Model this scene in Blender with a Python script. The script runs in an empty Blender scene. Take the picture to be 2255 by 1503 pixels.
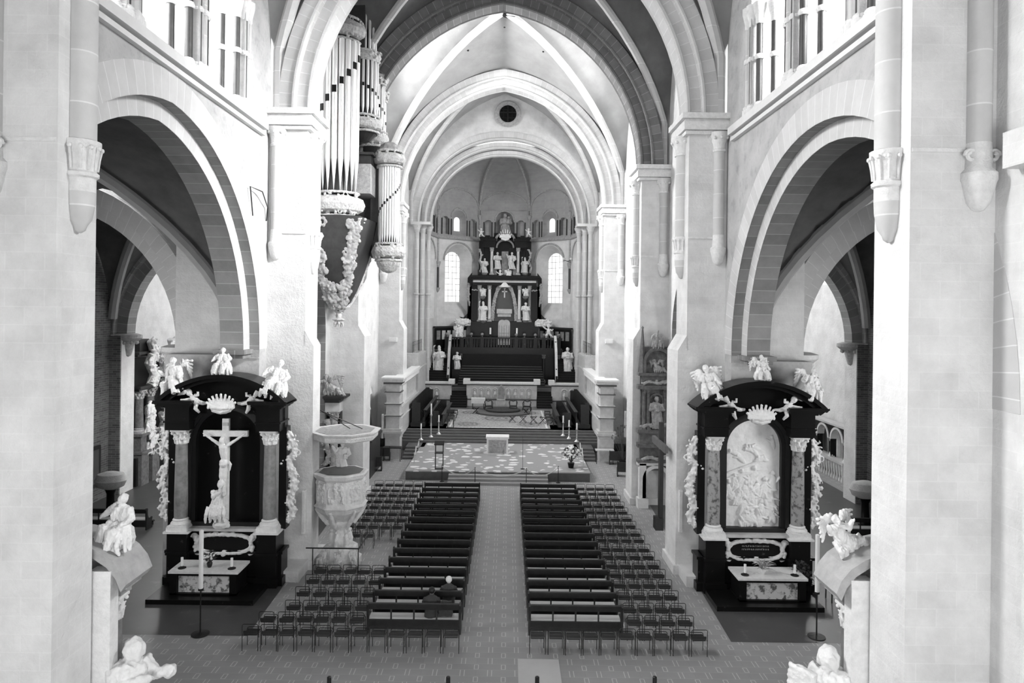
import bpy, math, random
from mathutils import Vector, Matrix, noise
C = bpy.context.scene
PI = math.pi
# ---------------------------------------------------------------- camera
F = 1503.0; PX, PY, CH = 1118.0, 680.0, 10.3; ROLL = math.radians(0.7)
cam_d = bpy.data.cameras.new('camera'); cam = bpy.data.objects.new('camera', cam_d)
C.collection.objects.link(cam); C.camera = cam
cam_d.sensor_width = 36.0; cam_d.lens = 36.0 * F / 2255.0
cam_d.shift_x = (1127.5 - PX) / 2255.0; cam_d.shift_y = -(751.5 - PY) / 2255.0
cam_d.clip_start = 0.5; cam_d.clip_end = 400
cam.matrix_world = Matrix.Translation((0, 0, CH)) @ Matrix.Rotation(PI/2, 4, 'X') @ Matrix.Rotation(ROLL, 4, 'Z')
# ---------------------------------------------------------------- world, lights, exposure
w = bpy.data.worlds.new('sky'); C.world = w; w.use_nodes = True
w.node_tree.nodes['Background'].inputs[0].default_value = (1, 1, 1, 1)
w.node_tree.nodes['Background'].inputs[1].default_value = .9
C.view_settings.view_transform = 'Standard'; C.view_settings.look = 'None'
C.view_settings.gamma = 1.0; C.view_settings.use_curve_mapping = False
C.view_settings.exposure = 0.92
C.cycles.max_bounces = 7; C.cycles.diffuse_bounces = 5; C.cycles.use_denoising = True
def area(name, loc, target, sx, sy, power, spread=180):
    l = bpy.data.lights.new(name, 'AREA'); l.shape = 'RECTANGLE'; l.size = sx; l.size_y = sy; l.energy = power; l.spread = math.radians(spread)
    o = bpy.data.objects.new(name, l); C.collection.objects.link(o); o.location = loc
    o.rotation_euler = (Vector(target) - Vector(loc)).to_track_quat('-Z', 'Y').to_euler()
    return o
# area lamps added as daylight outside the nave windows, seen and unseen
area('daylight_gallery_right', (12.0, 19.0, 22.0), (-8.5, 29.0, 14.5), 9, 5, 1900, 55)
area('daylight_gallery_left', (-13.4, 20.0, 22.5), (8.5, 22.0, 12.0), 12, 6, 4600)
area('daylight_gallery_right_near', (12.2, 15.5, 21.5), (-7.5, 12.5, 5), 3, 4, 600, 90)
area('daylight_gallery_left_near', (-13.2, 15.5, 21.5), (6.5, 12.5, 5), 3, 4, 800, 90)
area('daylight_choir_left', (-12.6, 44.0, 23.5), (7, 46.0, 12), 5, 4, 6000)
area('daylight_choir_right', (11.6, 44.0, 23.5), (-8, 40.0, 14), 6, 4, 4500)
area('daylight_apse_left', (-12.0, 58.0, 23.5), (2, 62, 6), 6, 5, 2500)
area('daylight_apse_right', (11.0, 58.0, 23.5), (-2, 62, 6), 6, 5, 2500)
for x_ in (-6.2, -.45, 5.3): area('added_daylight_west', (x_, -9.2, 6.0), (x_*.9, 20, 4.5), 4, 6, 620)  # lamps added behind the camera, outside the unseen west windows
# ---------------------------------------------------------------- pixel helpers (a point at a real distance)
_c, _s = math.cos(ROLL), math.sin(ROLL)
def at(px, py, Y):
    u, v = px - PX, py - PY
    return Vector(((u*_c + v*_s) * Y / F, Y, CH - (-u*_s + v*_c) * Y / F))
AX = -0.45
# ---------------------------------------------------------------- mesh builder
class B:
    def __init__(s): s.v = []; s.f = []; s.m = []; s.uv = []; s.mi = 0
    def vert(s, p): s.v.append(tuple(p)); return len(s.v) - 1
    def face(s, idx, uv=None): s.f.append(tuple(idx)); s.m.append(s.mi); s.uv.append(uv)
    def quad(s, a, b, c, d, uv=None):
        n = len(s.v); s.v += [tuple(a), tuple(b), tuple(c), tuple(d)]; s.face((n, n+1, n+2, n+3), uv)
    def box(s, x0, x1, y0, y1, z0, z1, M=None):
        n = len(s.v)
        P = [(x0,y0,z0),(x1,y0,z0),(x1,y1,z0),(x0,y1,z0),(x0,y0,z1),(x1,y0,z1),(x1,y1,z1),(x0,y1,z1)]
        if M: P = [tuple(M @ Vector(p)) for p in P]
        s.v += P
        for q in ((0,3,2,1),(4,5,6,7),(0,1,5,4),(1,2,6,5),(2,3,7,6),(3,0,4,7)): s.face([n+i for i in q])
    def cbox(s, c, d, M=None):
        s.box(c[0]-d[0]/2, c[0]+d[0]/2, c[1]-d[1]/2, c[1]+d[1]/2, c[2]-d[2]/2, c[2]+d[2]/2, M)
    def rings(s, R, close=True, cap=True):
        n0 = len(s.v); k = len(R[0])
        for r in R: s.v += [tuple(p) for p in r]
        for i in range(len(R)-1):
            for j in range(k if close else k-1):
                a = n0+i*k+j; b = n0+i*k+(j+1) % k
                s.face((a, b, b+k, a+k))
        if cap and close:
            s.face([n0+j for j in range(k)][::-1]); s.face([n0+(len(R)-1)*k+j for j in range(k)])
    def lathe(s, prof, c=(0,0,0), n=16, sx=1, sy=1, a0=0, M=None, rot=0):
        R = []
        for r, z in prof:
            q = []
            for j in range(n):
                a = rot + 2*PI*j/n
                p = Vector((c[0]+r*sx*math.cos(a), c[1]+r*sy*math.sin(a), c[2]+z))
                q.append(M @ p if M else p)
            R.append(q)
        s.rings(R)
    def tube(s, pts, r, n=8, closed=False):
        pts = [Vector(p) for p in pts]; R = []
        k = len(pts); up = None
        for i, p in enumerate(pts):
            a = pts[(i-1) % k] if (closed or i > 0) else p; b = pts[(i+1) % k] if (closed or i < k-1) else p
            t = (b-a).normalized()
            if up is None: up = Vector((0,0,1)) if abs(t.z) < .9 else Vector((0,1,0))
            e = t.cross(up).normalized(); g = e.cross(t).normalized(); up = g
            rr = r[i] if isinstance(r, (list, tuple)) else r
            R.append([p + rr*(math.cos(2*PI*j/n)*e + math.sin(2*PI*j/n)*g) for j in range(n)])
        if closed: R.append(R[0]); s.rings(R, cap=False)
        else: s.rings(R)
    def ball(s, c, r, n=8, m=6, sx=1, sy=1, sz=1, M=None):
        prof = [(max(1e-4, math.sin(PI*i/m))*r, -math.cos(PI*i/m)*r*sz) for i in range(m+1)]
        s.lathe(prof, c, n, sx, sy, M=M)
    def prism(s, poly, d0, d1, mp):
        "poly in (a,b); mp(a,b,d)->xyz"
        n = len(s.v); k = len(poly)
        s.v += [tuple(mp(a, b, d0)) for a, b in poly] + [tuple(mp(a, b, d1)) for a, b in poly]
        s.face(range(n, n+k)); s.face(range(n+2*k-1, n+k-1, -1))
        for j in range(k): s.face((n+j, n+k+j, n+k+(j+1) % k, n+(j+1) % k))
    def plate(s, x0, x1, z0, z1, y0, y1): s.box(x0, x1, y0, y1, z0, z1)
def finish(name, b, mats, parent=None, loc=None, smooth=False, kind=None, label=None):
    me = bpy.data.meshes.new(name); me.from_pydata(b.v, [], b.f)
    if not isinstance(mats, (list, tuple)): mats = [mats]
    for m in mats: me.materials.append(m)
    for p, mi in zip(me.polygons, b.m): p.material_index = min(mi, len(mats)-1)
    if any(u is not None for u in b.uv):
        uvl = me.uv_layers.new(name='UVMap')
        for p, u in zip(me.polygons, b.uv):
            if u is not None:
                for li, q in zip(p.loop_indices, u): uvl.data[li].uv = q
    me.validate(); me.update()
    import bmesh
    bm = bmesh.new(); bm.from_mesh(me); bmesh.ops.recalc_face_normals(bm, faces=bm.faces); bm.to_mesh(me); bm.free()
    if smooth:
        for p in me.polygons: p.use_smooth = True
        me.set_sharp_from_angle(angle=math.radians(smooth if smooth is not True else 42))
    o = bpy.data.objects.new(name, me); C.collection.objects.link(o)
    if parent is not None: o.parent = parent
    if loc is not None: o.location = loc
    if kind: o['kind'] = kind
    if label: o['label'] = label
    return o
def struct(name, b, mats, smooth=False): return finish(name, b, mats, smooth=smooth, kind='structure')
def inst(name, me, parent=None, loc=(0,0,0), rot=(0,0,0), sc=1, label=None, mt=None):
    o = bpy.data.objects.new(name, me); C.collection.objects.link(o); o.location = loc; o.rotation_euler = rot
    o.scale = (sc, sc, sc) if isinstance(sc, (int, float)) else sc
    if parent is not None: o.parent = parent
    if label: o['label'] = label
    return o
def thing(name, label, cat, loc=(0,0,0), rz=0, group=None):
    o = bpy.data.objects.new(name, None); C.collection.objects.link(o); o.empty_display_size = .2
    o.location = loc; o.rotation_euler = (0,0,rz); o['label'] = label; o['category'] = cat
    if group: o['group'] = group
    return o
def tag(o, label, cat, group=None, kind=None):
    o['label'] = label; o['category'] = cat
    if group: o['group'] = group
    if kind: o['kind'] = kind
    return o
def dup(o, parent=None, loc=None, rz=None, label=None, group=None):
    c = o.copy(); C.collection.objects.link(c)
    if parent is not None: c.parent = parent; c.matrix_parent_inverse = o.matrix_parent_inverse
    if loc is not None: c.location = loc
    if rz is not None: c.rotation_euler = (0,0,rz)
    if label: c['label'] = label
    if group: c['group'] = group
    for ch in list(o.children): dup(ch, c)
    return c
def sculpt(b, voxel, mat, mod=0.0, freq=6.0, seed=0, smooth=1, folds=0.0):
    "bake overlapping forms into one continuous carved surface"
    me = bpy.data.meshes.new('carving'); me.from_pydata(b.v, [], b.f); me.update()
    o = bpy.data.objects.new('carving_source', me); C.collection.objects.link(o)
    m = o.modifiers.new('r', 'REMESH'); m.mode = 'VOXEL'; m.voxel_size = voxel
    if smooth:
        q = o.modifiers.new('s', 'SMOOTH'); q.iterations = smooth; q.factor = .5
    dg = bpy.context.evaluated_depsgraph_get(); dg.update()
    r = bpy.data.meshes.new_from_object(o.evaluated_get(dg))
    bpy.data.objects.remove(o)
    if mod:
        off = Vector((seed*3.1, seed*1.7, seed))
        ns = [v.normal.copy() for v in r.vertices]
        for v, nn in zip(r.vertices, ns): v.co += nn * (mod * noise.noise(v.co*freq + off) + (folds*(1-abs(v.co.z-.9)*.2)*(1-2.6*abs(noise.noise(Vector((v.co.x*13, v.co.y*13, v.co.z*3.2))+off))) if folds else 0))
    r.materials.clear(); r.materials.append(mat)
    for p in r.polygons: p.use_smooth = True
    return r
# ---------------------------------------------------------------- materials
def G(g): return (g, g, g, 1)
def mat(name, g, rough=.8, amp=0.0, scale=1.0, bump=0.0, bscale=8.0, metal=0, joint=None, g2=None, spec=.5, detail=5, blotch=None):
    """joint: ('uv',w,h) brick on uv; ('z',period) rings by height; ('wall',w,h) brick by world position"""
    m = bpy.data.materials.new(name); m.use_nodes = True; nt = m.node_tree; N = nt.nodes; L = nt.links
    bs = N['Principled BSDF']; bs.inputs['Roughness'].default_value = rough; bs.inputs['Metallic'].default_value = metal
    bs.inputs['Specular IOR Level'].default_value = spec
    geo = N.new('ShaderNodeNewGeometry')
    val = None
    def math_(op, a, b=None, clamp=False):
        n = N.new('ShaderNodeMath'); n.operation = op; n.use_clamp = clamp
        for i, x in enumerate((a, b)):
            if x is None: continue
            if isinstance(x, (int, float)): n.inputs[i].default_value = x
            else: L.new(x, n.inputs[i])
        return n.outputs[0]
    def noise_(sc, det=5, src=None, vec=None):
        n = N.new('ShaderNodeTexNoise'); n.inputs['Scale'].default_value = sc; n.inputs['Detail'].default_value = det; n.inputs['Roughness'].default_value = .62
        L.new(vec if vec else geo.outputs['Position'], n.inputs['Vector']); return n.outputs['Fac']
    v = N.new('ShaderNodeValue'); v.outputs[0].default_value = g; cur = v.outputs[0]
    if amp:
        nz = noise_(scale, detail); d = math_('MULTIPLY', math_('SUBTRACT', nz, .5), amp*2.4); cur = math_('ADD', cur, d)
    if blotch:
        nz = noise_(blotch[0], 7); k = math_('MULTIPLY', math_('SUBTRACT', nz, blotch[1]), blotch[2], clamp=False)
        k = math_('MAXIMUM', math_('MINIMUM', k, 1), 0); cur = math_('ADD', cur, math_('MULTIPLY', k, blotch[3]))
    bh = None
    if joint:
        if joint[0] == 'z':
            sp = N.new('ShaderNodeSeparateXYZ'); L.new(geo.outputs['Position'], sp.inputs[0])
            fr = math_('FRACT', math_('DIVIDE', sp.outputs[2], joint[1])); ln = math_('LESS_THAN', fr, joint[2] if len(joint) > 2 else .035)
            fl = math_('FLOOR', math_('DIVIDE', sp.outputs[2], joint[1]))
            wn = N.new('ShaderNodeTexWhiteNoise'); wn.noise_dimensions = '1D'; L.new(fl, wn.inputs['W'])
            cur = math_('ADD', cur, math_('MULTIPLY', math_('SUBTRACT', wn.outputs['Value'], .5), g*.12))
            cur = math_('ADD', cur, math_('MULTIPLY', ln, .13))
        else:
            br = N.new('ShaderNodeTexBrick'); br.inputs['Scale'].default_value = 1.0
            br.inputs['Brick Width'].default_value = joint[1]; br.inputs['Row Height'].default_value = joint[2]
            br.inputs['Mortar Size'].default_value = joint[3] if len(joint) > 3 else .012
            br.inputs['Color1'].default_value = G(.5-joint[4] if len(joint) > 4 else .47); br.inputs['Color2'].default_value = G(.5+joint[4] if len(joint) > 4 else .53)
            br.inputs['Mortar'].default_value = G(.5 + (joint[5] if len(joint) > 5 else .12))
            if joint[0] == 'uv':
                uvn = N.new('ShaderNodeUVMap'); L.new(uvn.outputs[0], br.inputs['Vector'])
            else:
                sp = N.new('ShaderNodeSeparateXYZ'); L.new(geo.outputs['Position'], sp.inputs[0])
                cb = N.new('ShaderNodeCombineXYZ')
                s2 = math_('ADD', sp.outputs[0], sp.outputs[1]); L.new(s2, cb.inputs[0]); L.new(sp.outputs[2], cb.inputs[1])
                L.new(cb.outputs[0], br.inputs['Vector'])
            rgb = N.new('ShaderNodeRGBToBW'); L.new(br.outputs['Color'], rgb.inputs[0])
            cur = math_('ADD', cur, math_('SUBTRACT', rgb.outputs[0], .5)); bh = br.outputs['Fac']
    cur = math_('MAXIMUM', math_('MINIMUM', cur, .95), .004)
    cb = N.new('ShaderNodeCombineXYZ')
    for i in range(3): L.new(cur, cb.inputs[i])
    L.new(cb.outputs[0], bs.inputs['Base Color'])
    if bump:
        bn = N.new('ShaderNodeBump'); bn.inputs['Strength'].default_value = bump; bn.inputs['Distance'].default_value = .05
        L.new(noise_(bscale, 6), bn.inputs['Height']); L.new(bn.outputs[0], bs.inputs['Normal'])
    return m
M_plaster = mat('wall_plaster', .62, .9, .16, 1.1, .6, 9, joint=('wall', .7, .32, .01, .016, .03))
M_old = mat('worn_wall_plaster', .42, .9, .14, 1.3, .6, 6, blotch=(2.6, .5, 5, -.14))
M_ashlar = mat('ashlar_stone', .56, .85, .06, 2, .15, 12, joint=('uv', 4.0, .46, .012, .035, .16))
M_arch_shade = mat('shaded_arch_stone', .23, .9, .05, 2, .15, 12, joint=('uv', .46, 6.0, .012, .03, .16))  # voussoir stone made darker: the shade under arches is put into the colour
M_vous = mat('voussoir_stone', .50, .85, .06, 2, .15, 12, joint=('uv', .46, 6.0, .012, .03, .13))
M_shaft = mat('shaft_stone', .50, .85, .05, 3, .1, 12, joint=('z', .93, .03))
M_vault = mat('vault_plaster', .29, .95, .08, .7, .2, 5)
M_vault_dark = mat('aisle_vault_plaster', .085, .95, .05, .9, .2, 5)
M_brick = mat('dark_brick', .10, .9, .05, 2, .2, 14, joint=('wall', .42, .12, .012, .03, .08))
M_carved = mat('carved_stone', .68, .8, .16, 6, .6, 18)
M_darkshaft = mat('slate_shaft', .035, .5, .015, 4)
M_black = mat('black_marble', .006, .3, 0, spec=.22, blotch=(3.5, .64, 12, .05))
M_blackw = mat('black_wood', .008, .5, .006, 6)
M_vein = mat('grey_veined_marble', .20, .3, .16, 3.5, detail=9)
M_mottle = mat('mottled_marble', .30, .3, .0, 4, detail=10, blotch=(5.5, .5, 9, -.22))
M_white = mat('white_alabaster', .72, .6, .14, 7, .5, 18)
M_grey_st = mat('grey_alabaster', .36, .7, .22, 6, .6, 16)
M_wood = mat('dark_oak', .013, .45, .012, 5)
M_seat = mat('bench_seat_glare', .5, .3, .03, 3)  # glare on the polished seats is put into this pale colour
M_metal = mat('black_steel', .008, .4, 0)
M_leather = mat('black_seat_leather', .010, .5, 0)
M_wax = mat('white_wax', .85, .4, 0)
M_carpet = mat('dark_carpet', .035, .95, .02, 8, .3, 30)
M_stair = mat('black_stair_carpet', .007, .95, .004, 9, .2, 30)
M_pipe = mat('tin_pipe', .85, .3, .0, metal=.35)
M_organ = mat('organ_dark_panel', .03, .5, .02, 3)
M_gilt = mat('pale_gilded_carving', .55, .6, .30, 7, 1.0, 14)
M_marble = mat('pale_marble', .50, .4, .16, 3, detail=8)
M_step = mat('grey_step_stone', .10, .7, .03, 3)
M_bronze = mat('silvered_metal', .5, .3, 0, metal=.6)
M_leaf = mat('flower_white', .8, .8, .1, 20)
M_green = mat('leaf_dark', .05, .7, .02, 10)
M_coat = mat('dark_wool_coat', .045, .9, .015, 12, .2, 40)
M_hair_w = mat('white_hair', .75, .8, .05, 40)
M_hair_b = mat('black_hair', .006, .6, 0)
M_skin = mat('skin', .45, .6, 0)
# ================================================================ ARCHITECTURE
def glass_mat():
    m = bpy.data.materials.new('window_glass'); m.use_nodes = True; nt = m.node_tree; N = nt.nodes; L = nt.links
    N.remove(N['Principled BSDF']); tr = N.new('ShaderNodeBsdfTransparent'); gl = N.new('ShaderNodeBsdfGlossy'); gl.inputs['Roughness'].default_value = .1
    mx = N.new('ShaderNodeMixShader'); mx.inputs[0].default_value = .06
    L.new(tr.outputs[0], mx.inputs[1]); L.new(gl.outputs[0], mx.inputs[2]); L.new(mx.outputs[0], N['Material Output'].inputs[0]); return m
M_glass = glass_mat()
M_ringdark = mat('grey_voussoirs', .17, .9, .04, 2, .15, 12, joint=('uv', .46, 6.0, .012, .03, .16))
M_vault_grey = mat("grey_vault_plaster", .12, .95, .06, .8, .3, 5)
M_apse = mat('grey_apse_masonry', .34, .9, .05, 1.5, .3, 8, joint=('wall', .6, .3, .01, .015, .04))
def floor_mat():
    m = bpy.data.materials.new('patterned_floor'); m.use_nodes = True; nt = m.node_tree; N = nt.nodes; L = nt.links
    bs = N['Principled BSDF']; bs.inputs['Roughness'].default_value = .45
    geo = N.new('ShaderNodeNewGeometry'); sp = N.new('ShaderNodeSeparateXYZ'); L.new(geo.outputs['Position'], sp.inputs[0])
    def mt(op, a, b=None, c=None):
        n = N.new('ShaderNodeMath'); n.operation = op
        for i, x in enumerate((a, b, c)):
            if x is None: continue
            if isinstance(x, (int, float)): n.inputs[i].default_value = x
            else: L.new(x, n.inputs[i])
        return n.outputs[0]
    W, H = .775, .66
    yy = mt('DIVIDE', sp.outputs[1], H); fy = mt('FRACT', yy); A = mt('LESS_THAN', fy, .5)      # row A: long double bars; row B: short boxes
    fy2 = mt('FRACT', mt('MULTIPLY', fy, 2))
    sh = mt('MULTIPLY', mt('SUBTRACT', 1, A), .5)
    fx = mt('FRACT', mt('ADD', mt('DIVIDE', sp.outputs[0], W), sh))
    d = mt('ABSOLUTE', mt('SUBTRACT', mt('ABSOLUTE', mt('SUBTRACT', fx, .5)), .075))
    bar = mt('LESS_THAN', d, .014)
    inside = mt('LESS_THAN', mt('ABSOLUTE', mt('SUBTRACT', fy2, .5)), mt('ADD', .38, mt('MULTIPLY', A, .12)))
    bar = mt('MULTIPLY', bar, inside)
    near = mt('LESS_THAN', mt('ABSOLUTE', mt('SUBTRACT', fx, .5)), .08)
    cap = mt('MULTIPLY', mt('LESS_THAN', mt('ABSOLUTE', mt('SUBTRACT', mt('ABSOLUTE', mt('SUBTRACT', fy2, .5)), .37)), .03), near)
    cap = mt('MULTIPLY', cap, mt('SUBTRACT', 1, A))
    row = mt('MULTIPLY', mt('LESS_THAN', fy2, .05), .35)
    ln = mt('MINIMUM', mt('ADD', mt('ADD', bar, cap), row), 1)
    nz = N.new('ShaderNodeTexNoise'); nz.inputs['Scale'].default_value = .8; nz.inputs['Detail'].default_value = 6; L.new(geo.outputs['Position'], nz.inputs['Vector'])
    br = N.new('ShaderNodeTexBrick'); br.inputs['Scale'].default_value = 1; br.inputs['Brick Width'].default_value = W*2; br.inputs['Row Height'].default_value = H/2
    br.inputs['Mortar Size'].default_value = .006; br.inputs['Color1'].default_value = G(.48); br.inputs['Color2'].default_value = G(.53); br.inputs['Mortar'].default_value = G(.44)
    L.new(geo.outputs['Position'], br.inputs['Vector']); bw = N.new('ShaderNodeRGBToBW'); L.new(br.outputs['Color'], bw.inputs[0])
    base = mt('ADD', mt('ADD', .285, mt('MULTIPLY', mt('SUBTRACT', nz.outputs['Fac'], .5), .10)), mt('MULTIPLY', mt('SUBTRACT', bw.outputs[0], .5), .5))
    cur = mt('ADD', base, mt('MULTIPLY', ln, .22))
    cb = N.new('ShaderNodeCombineXYZ')
    for i in range(3): L.new(cur, cb.inputs[i])
    L.new(cb.outputs[0], bs.inputs['Base Color'])
    return m
M_floor = floor_mat()
def arc(c, a, z0, h, n=24):
    R = (a*a + h*h) / (2*a); th = math.acos(max(-1, min(1, (R-a)/R))); P = []
    for i in range(n//2 + 1):
        t = PI - th*i/(n//2); P.append((c - a + R + R*math.cos(t), z0 + R*math.sin(t)))
    return P + [(2*c - x, z) for x, z in P[:-1]][::-1]
def arch_line(c, a, z0, h, zf=None, n=24):
    P = arc(c, a, z0, h, n)
    if zf is not None: P = [(c-a, zf)] + P + [(c+a, zf)]
    return P
def ring(b, mp, Pi, Po, d0, d1, faces=(1,1,1,1)):
    u = 0
    for i in range(len(Pi)-1):
        (s0, z0), (s1, z1) = Pi[i], Pi[i+1]; (S0, Z0), (S1, Z1) = Po[i], Po[i+1]
        du = math.hypot(S1-S0, Z1-Z0); w_ = max(math.hypot(S0-s0, Z0-z0), .05); dd = abs(d1-d0)
        if faces[0]: b.quad(mp(s0,d0,z0), mp(s1,d0,z1), mp(S1,d0,Z1), mp(S0,d0,Z0), [(u,.1),(u+du,.1),(u+du,.1+w_),(u,.1+w_)])
        if faces[1]: b.quad(mp(s0,d1,z0), mp(S0,d1,Z0), mp(S1,d1,Z1), mp(s1,d1,z1), [(u,.1),(u,.1+w_),(u+du,.1+w_),(u+du,.1)])
        if faces[2]: b.quad(mp(s0,d0,z0), mp(s0,d1,z0), mp(s1,d1,z1), mp(s1,d0,z1), [(u,.1),(u,.1+dd),(u+du,.1+dd),(u+du,.1)])
        if faces[3]: b.quad(mp(S0,d0,Z0), mp(S1,d0,Z1), mp(S1,d1,Z1), mp(S0,d1,Z0), [(u,.1),(u+du,.1),(u+du,.1+dd),(u,.1+dd)])
        u += du
def order(b, mp, c, a_in, h_in, z0, w_, d0, d1, zf=None, n=24, faces=(1,1,1,1)):
    ring(b, mp, arch_line(c, a_in, z0, h_in, zf, n), arch_line(c, a_in+w_, z0, h_in+w_, zf, n), d0, d1, faces)
def panel(b, mp, s0, s1, z0, z1, holes=()):
    q = b.quad; cur = s0
    for h in sorted(holes, key=lambda k: k['c']):
        c, a = h['c'], h['a']; P = arc(c, a, h['spr'], h['h'], h.get('n', 16))
        q(mp(cur,0,z0), mp(c-a,0,z0), mp(c-a,0,z1), mp(cur,0,z1))
        if h['sill'] > z0: q(mp(c-a,0,z0), mp(c+a,0,z0), mp(c+a,0,h['sill']), mp(c-a,0,h['sill']))
        for (x0, y0), (x1, y1) in zip(P, P[1:]): q(mp(x0,0,y0), mp(x1,0,y1), mp(x1,0,z1), mp(x0,0,z1))
        dp = h.get('depth', 0)
        if dp:
            ai = h.get('ai', a); ci = h.get('ci', c); Q = arc(ci, ai, h.get('spri', h['spr']), h.get('hi', h['h']*ai/a), h.get('n', 16))
            O = [(c-a, h['sill'])] + P + [(c+a, h['sill'])]; I = [(ci-ai, h.get('silli', h['sill']))] + Q + [(ci+ai, h.get('silli', h['sill']))]
            k = len(O); mi = b.mi; b.mi = h.get('mi', mi); u = 0
            rng = range(k if h['sill'] > z0 or h.get('close') else k-1)
            for j in rng:
                j2 = (j+1) % k; du = math.hypot(O[j2][0]-O[j][0], O[j2][1]-O[j][1])
                q(mp(O[j][0],0,O[j][1]), mp(O[j2][0],0,O[j2][1]), mp(I[j2][0],dp,I[j2][1]), mp(I[j][0],dp,I[j][1]), [(u,.1),(u+du,.1),(u+du,.1+dp),(u,.1+dp)]); u += du
            if h.get('back'):
                n = len(b.v); b.v += [tuple(mp(x, dp, z)) for x, z in I]; b.face(range(n, n+k))
            b.mi = mi
        cur = c + a
    q(mp(cur,0,z0), mp(s1,0,z0), mp(s1,0,z1), mp(cur,0,z1))
def side_map(side, half=9.0): return lambda s, d, z: (AX + side*(half+d), s, z)
def cross_map(Y): return lambda s, d, z: (AX + s, Y+d, z)
def shape(t, hr=1.36):
    R = (1+hr*hr)/2; return math.sqrt(max(0, R*R - (abs(t)+R-1)**2))/hr
def vault(b, x0, x1, y0, y1, z0, re0, rc, re1, n=22, hr=1.36):
    T = [math.sin(PI/2*(2*i/n-1)) for i in range(n+1)]
    xc, ax_, yc, ay = (x0+x1)/2, (x1-x0)/2, (y0+y1)/2, (y1-y0)/2
    def z(tx, ty):
        e = re0*(1-ty)/2 + re1*(1+ty)/2; r = e + (rc-e)*(1-ty*ty)*(1-tx*tx*.3)
        return z0 + r*max(shape(tx, hr), shape(ty, hr))
    base = len(b.v)
    for tx in T:
        for ty in T: b.v.append((xc+ax_*tx, yc+ay*ty, z(tx, ty)))
    for i in range(n):
        for j in range(n):
            a = base+i*(n+1)+j; b.face((a, a+1, a+n+2, a+n+1))
    return lambda tx, ty: Vector((xc+ax_*tx, yc+ay*ty, z(tx, ty)))
def ribs(b, zf, r=.2, sink=.1, lim=.985, drop=False):
    for sx in (-1, 1):
        P = []
        for i in range(25):
            t = math.sin(PI/2*(2*i/24-1))*lim; p = zf(t*sx, t); p.z -= sink
            if i == 0 or i == 24:
                if drop: q_ = p.copy(); q_.z = 18.0; P.append(q_) if i == 0 else None
            P.append(p)
            if i == 24 and drop: P.append(q_)
        b.tube(P, r, 8)
# ---- floor
b = B(); b.quad((-40,4,0),(40,4,0),(40,90,0),(-40,90,0)); struct('floor', b, M_floor)
M_darkfloor = mat('dark_marble_floor', .065, .4, .02, .8, blotch=(1.6, .6, 9, .05), detail=8)
for side, nm in ((-1, 'left'), (1, 'right')):
    b = B(); x0, x1 = AX+side*7.55, AX+side*(20.9 if side < 0 else 19.9)
    b.quad((x0,21.3,.006),(x1,21.3,.006),(x1,60,.006),(AX+side*9.0,60,.006))
    struct('floor_aisle_'+nm, b, M_darkfloor)
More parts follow.
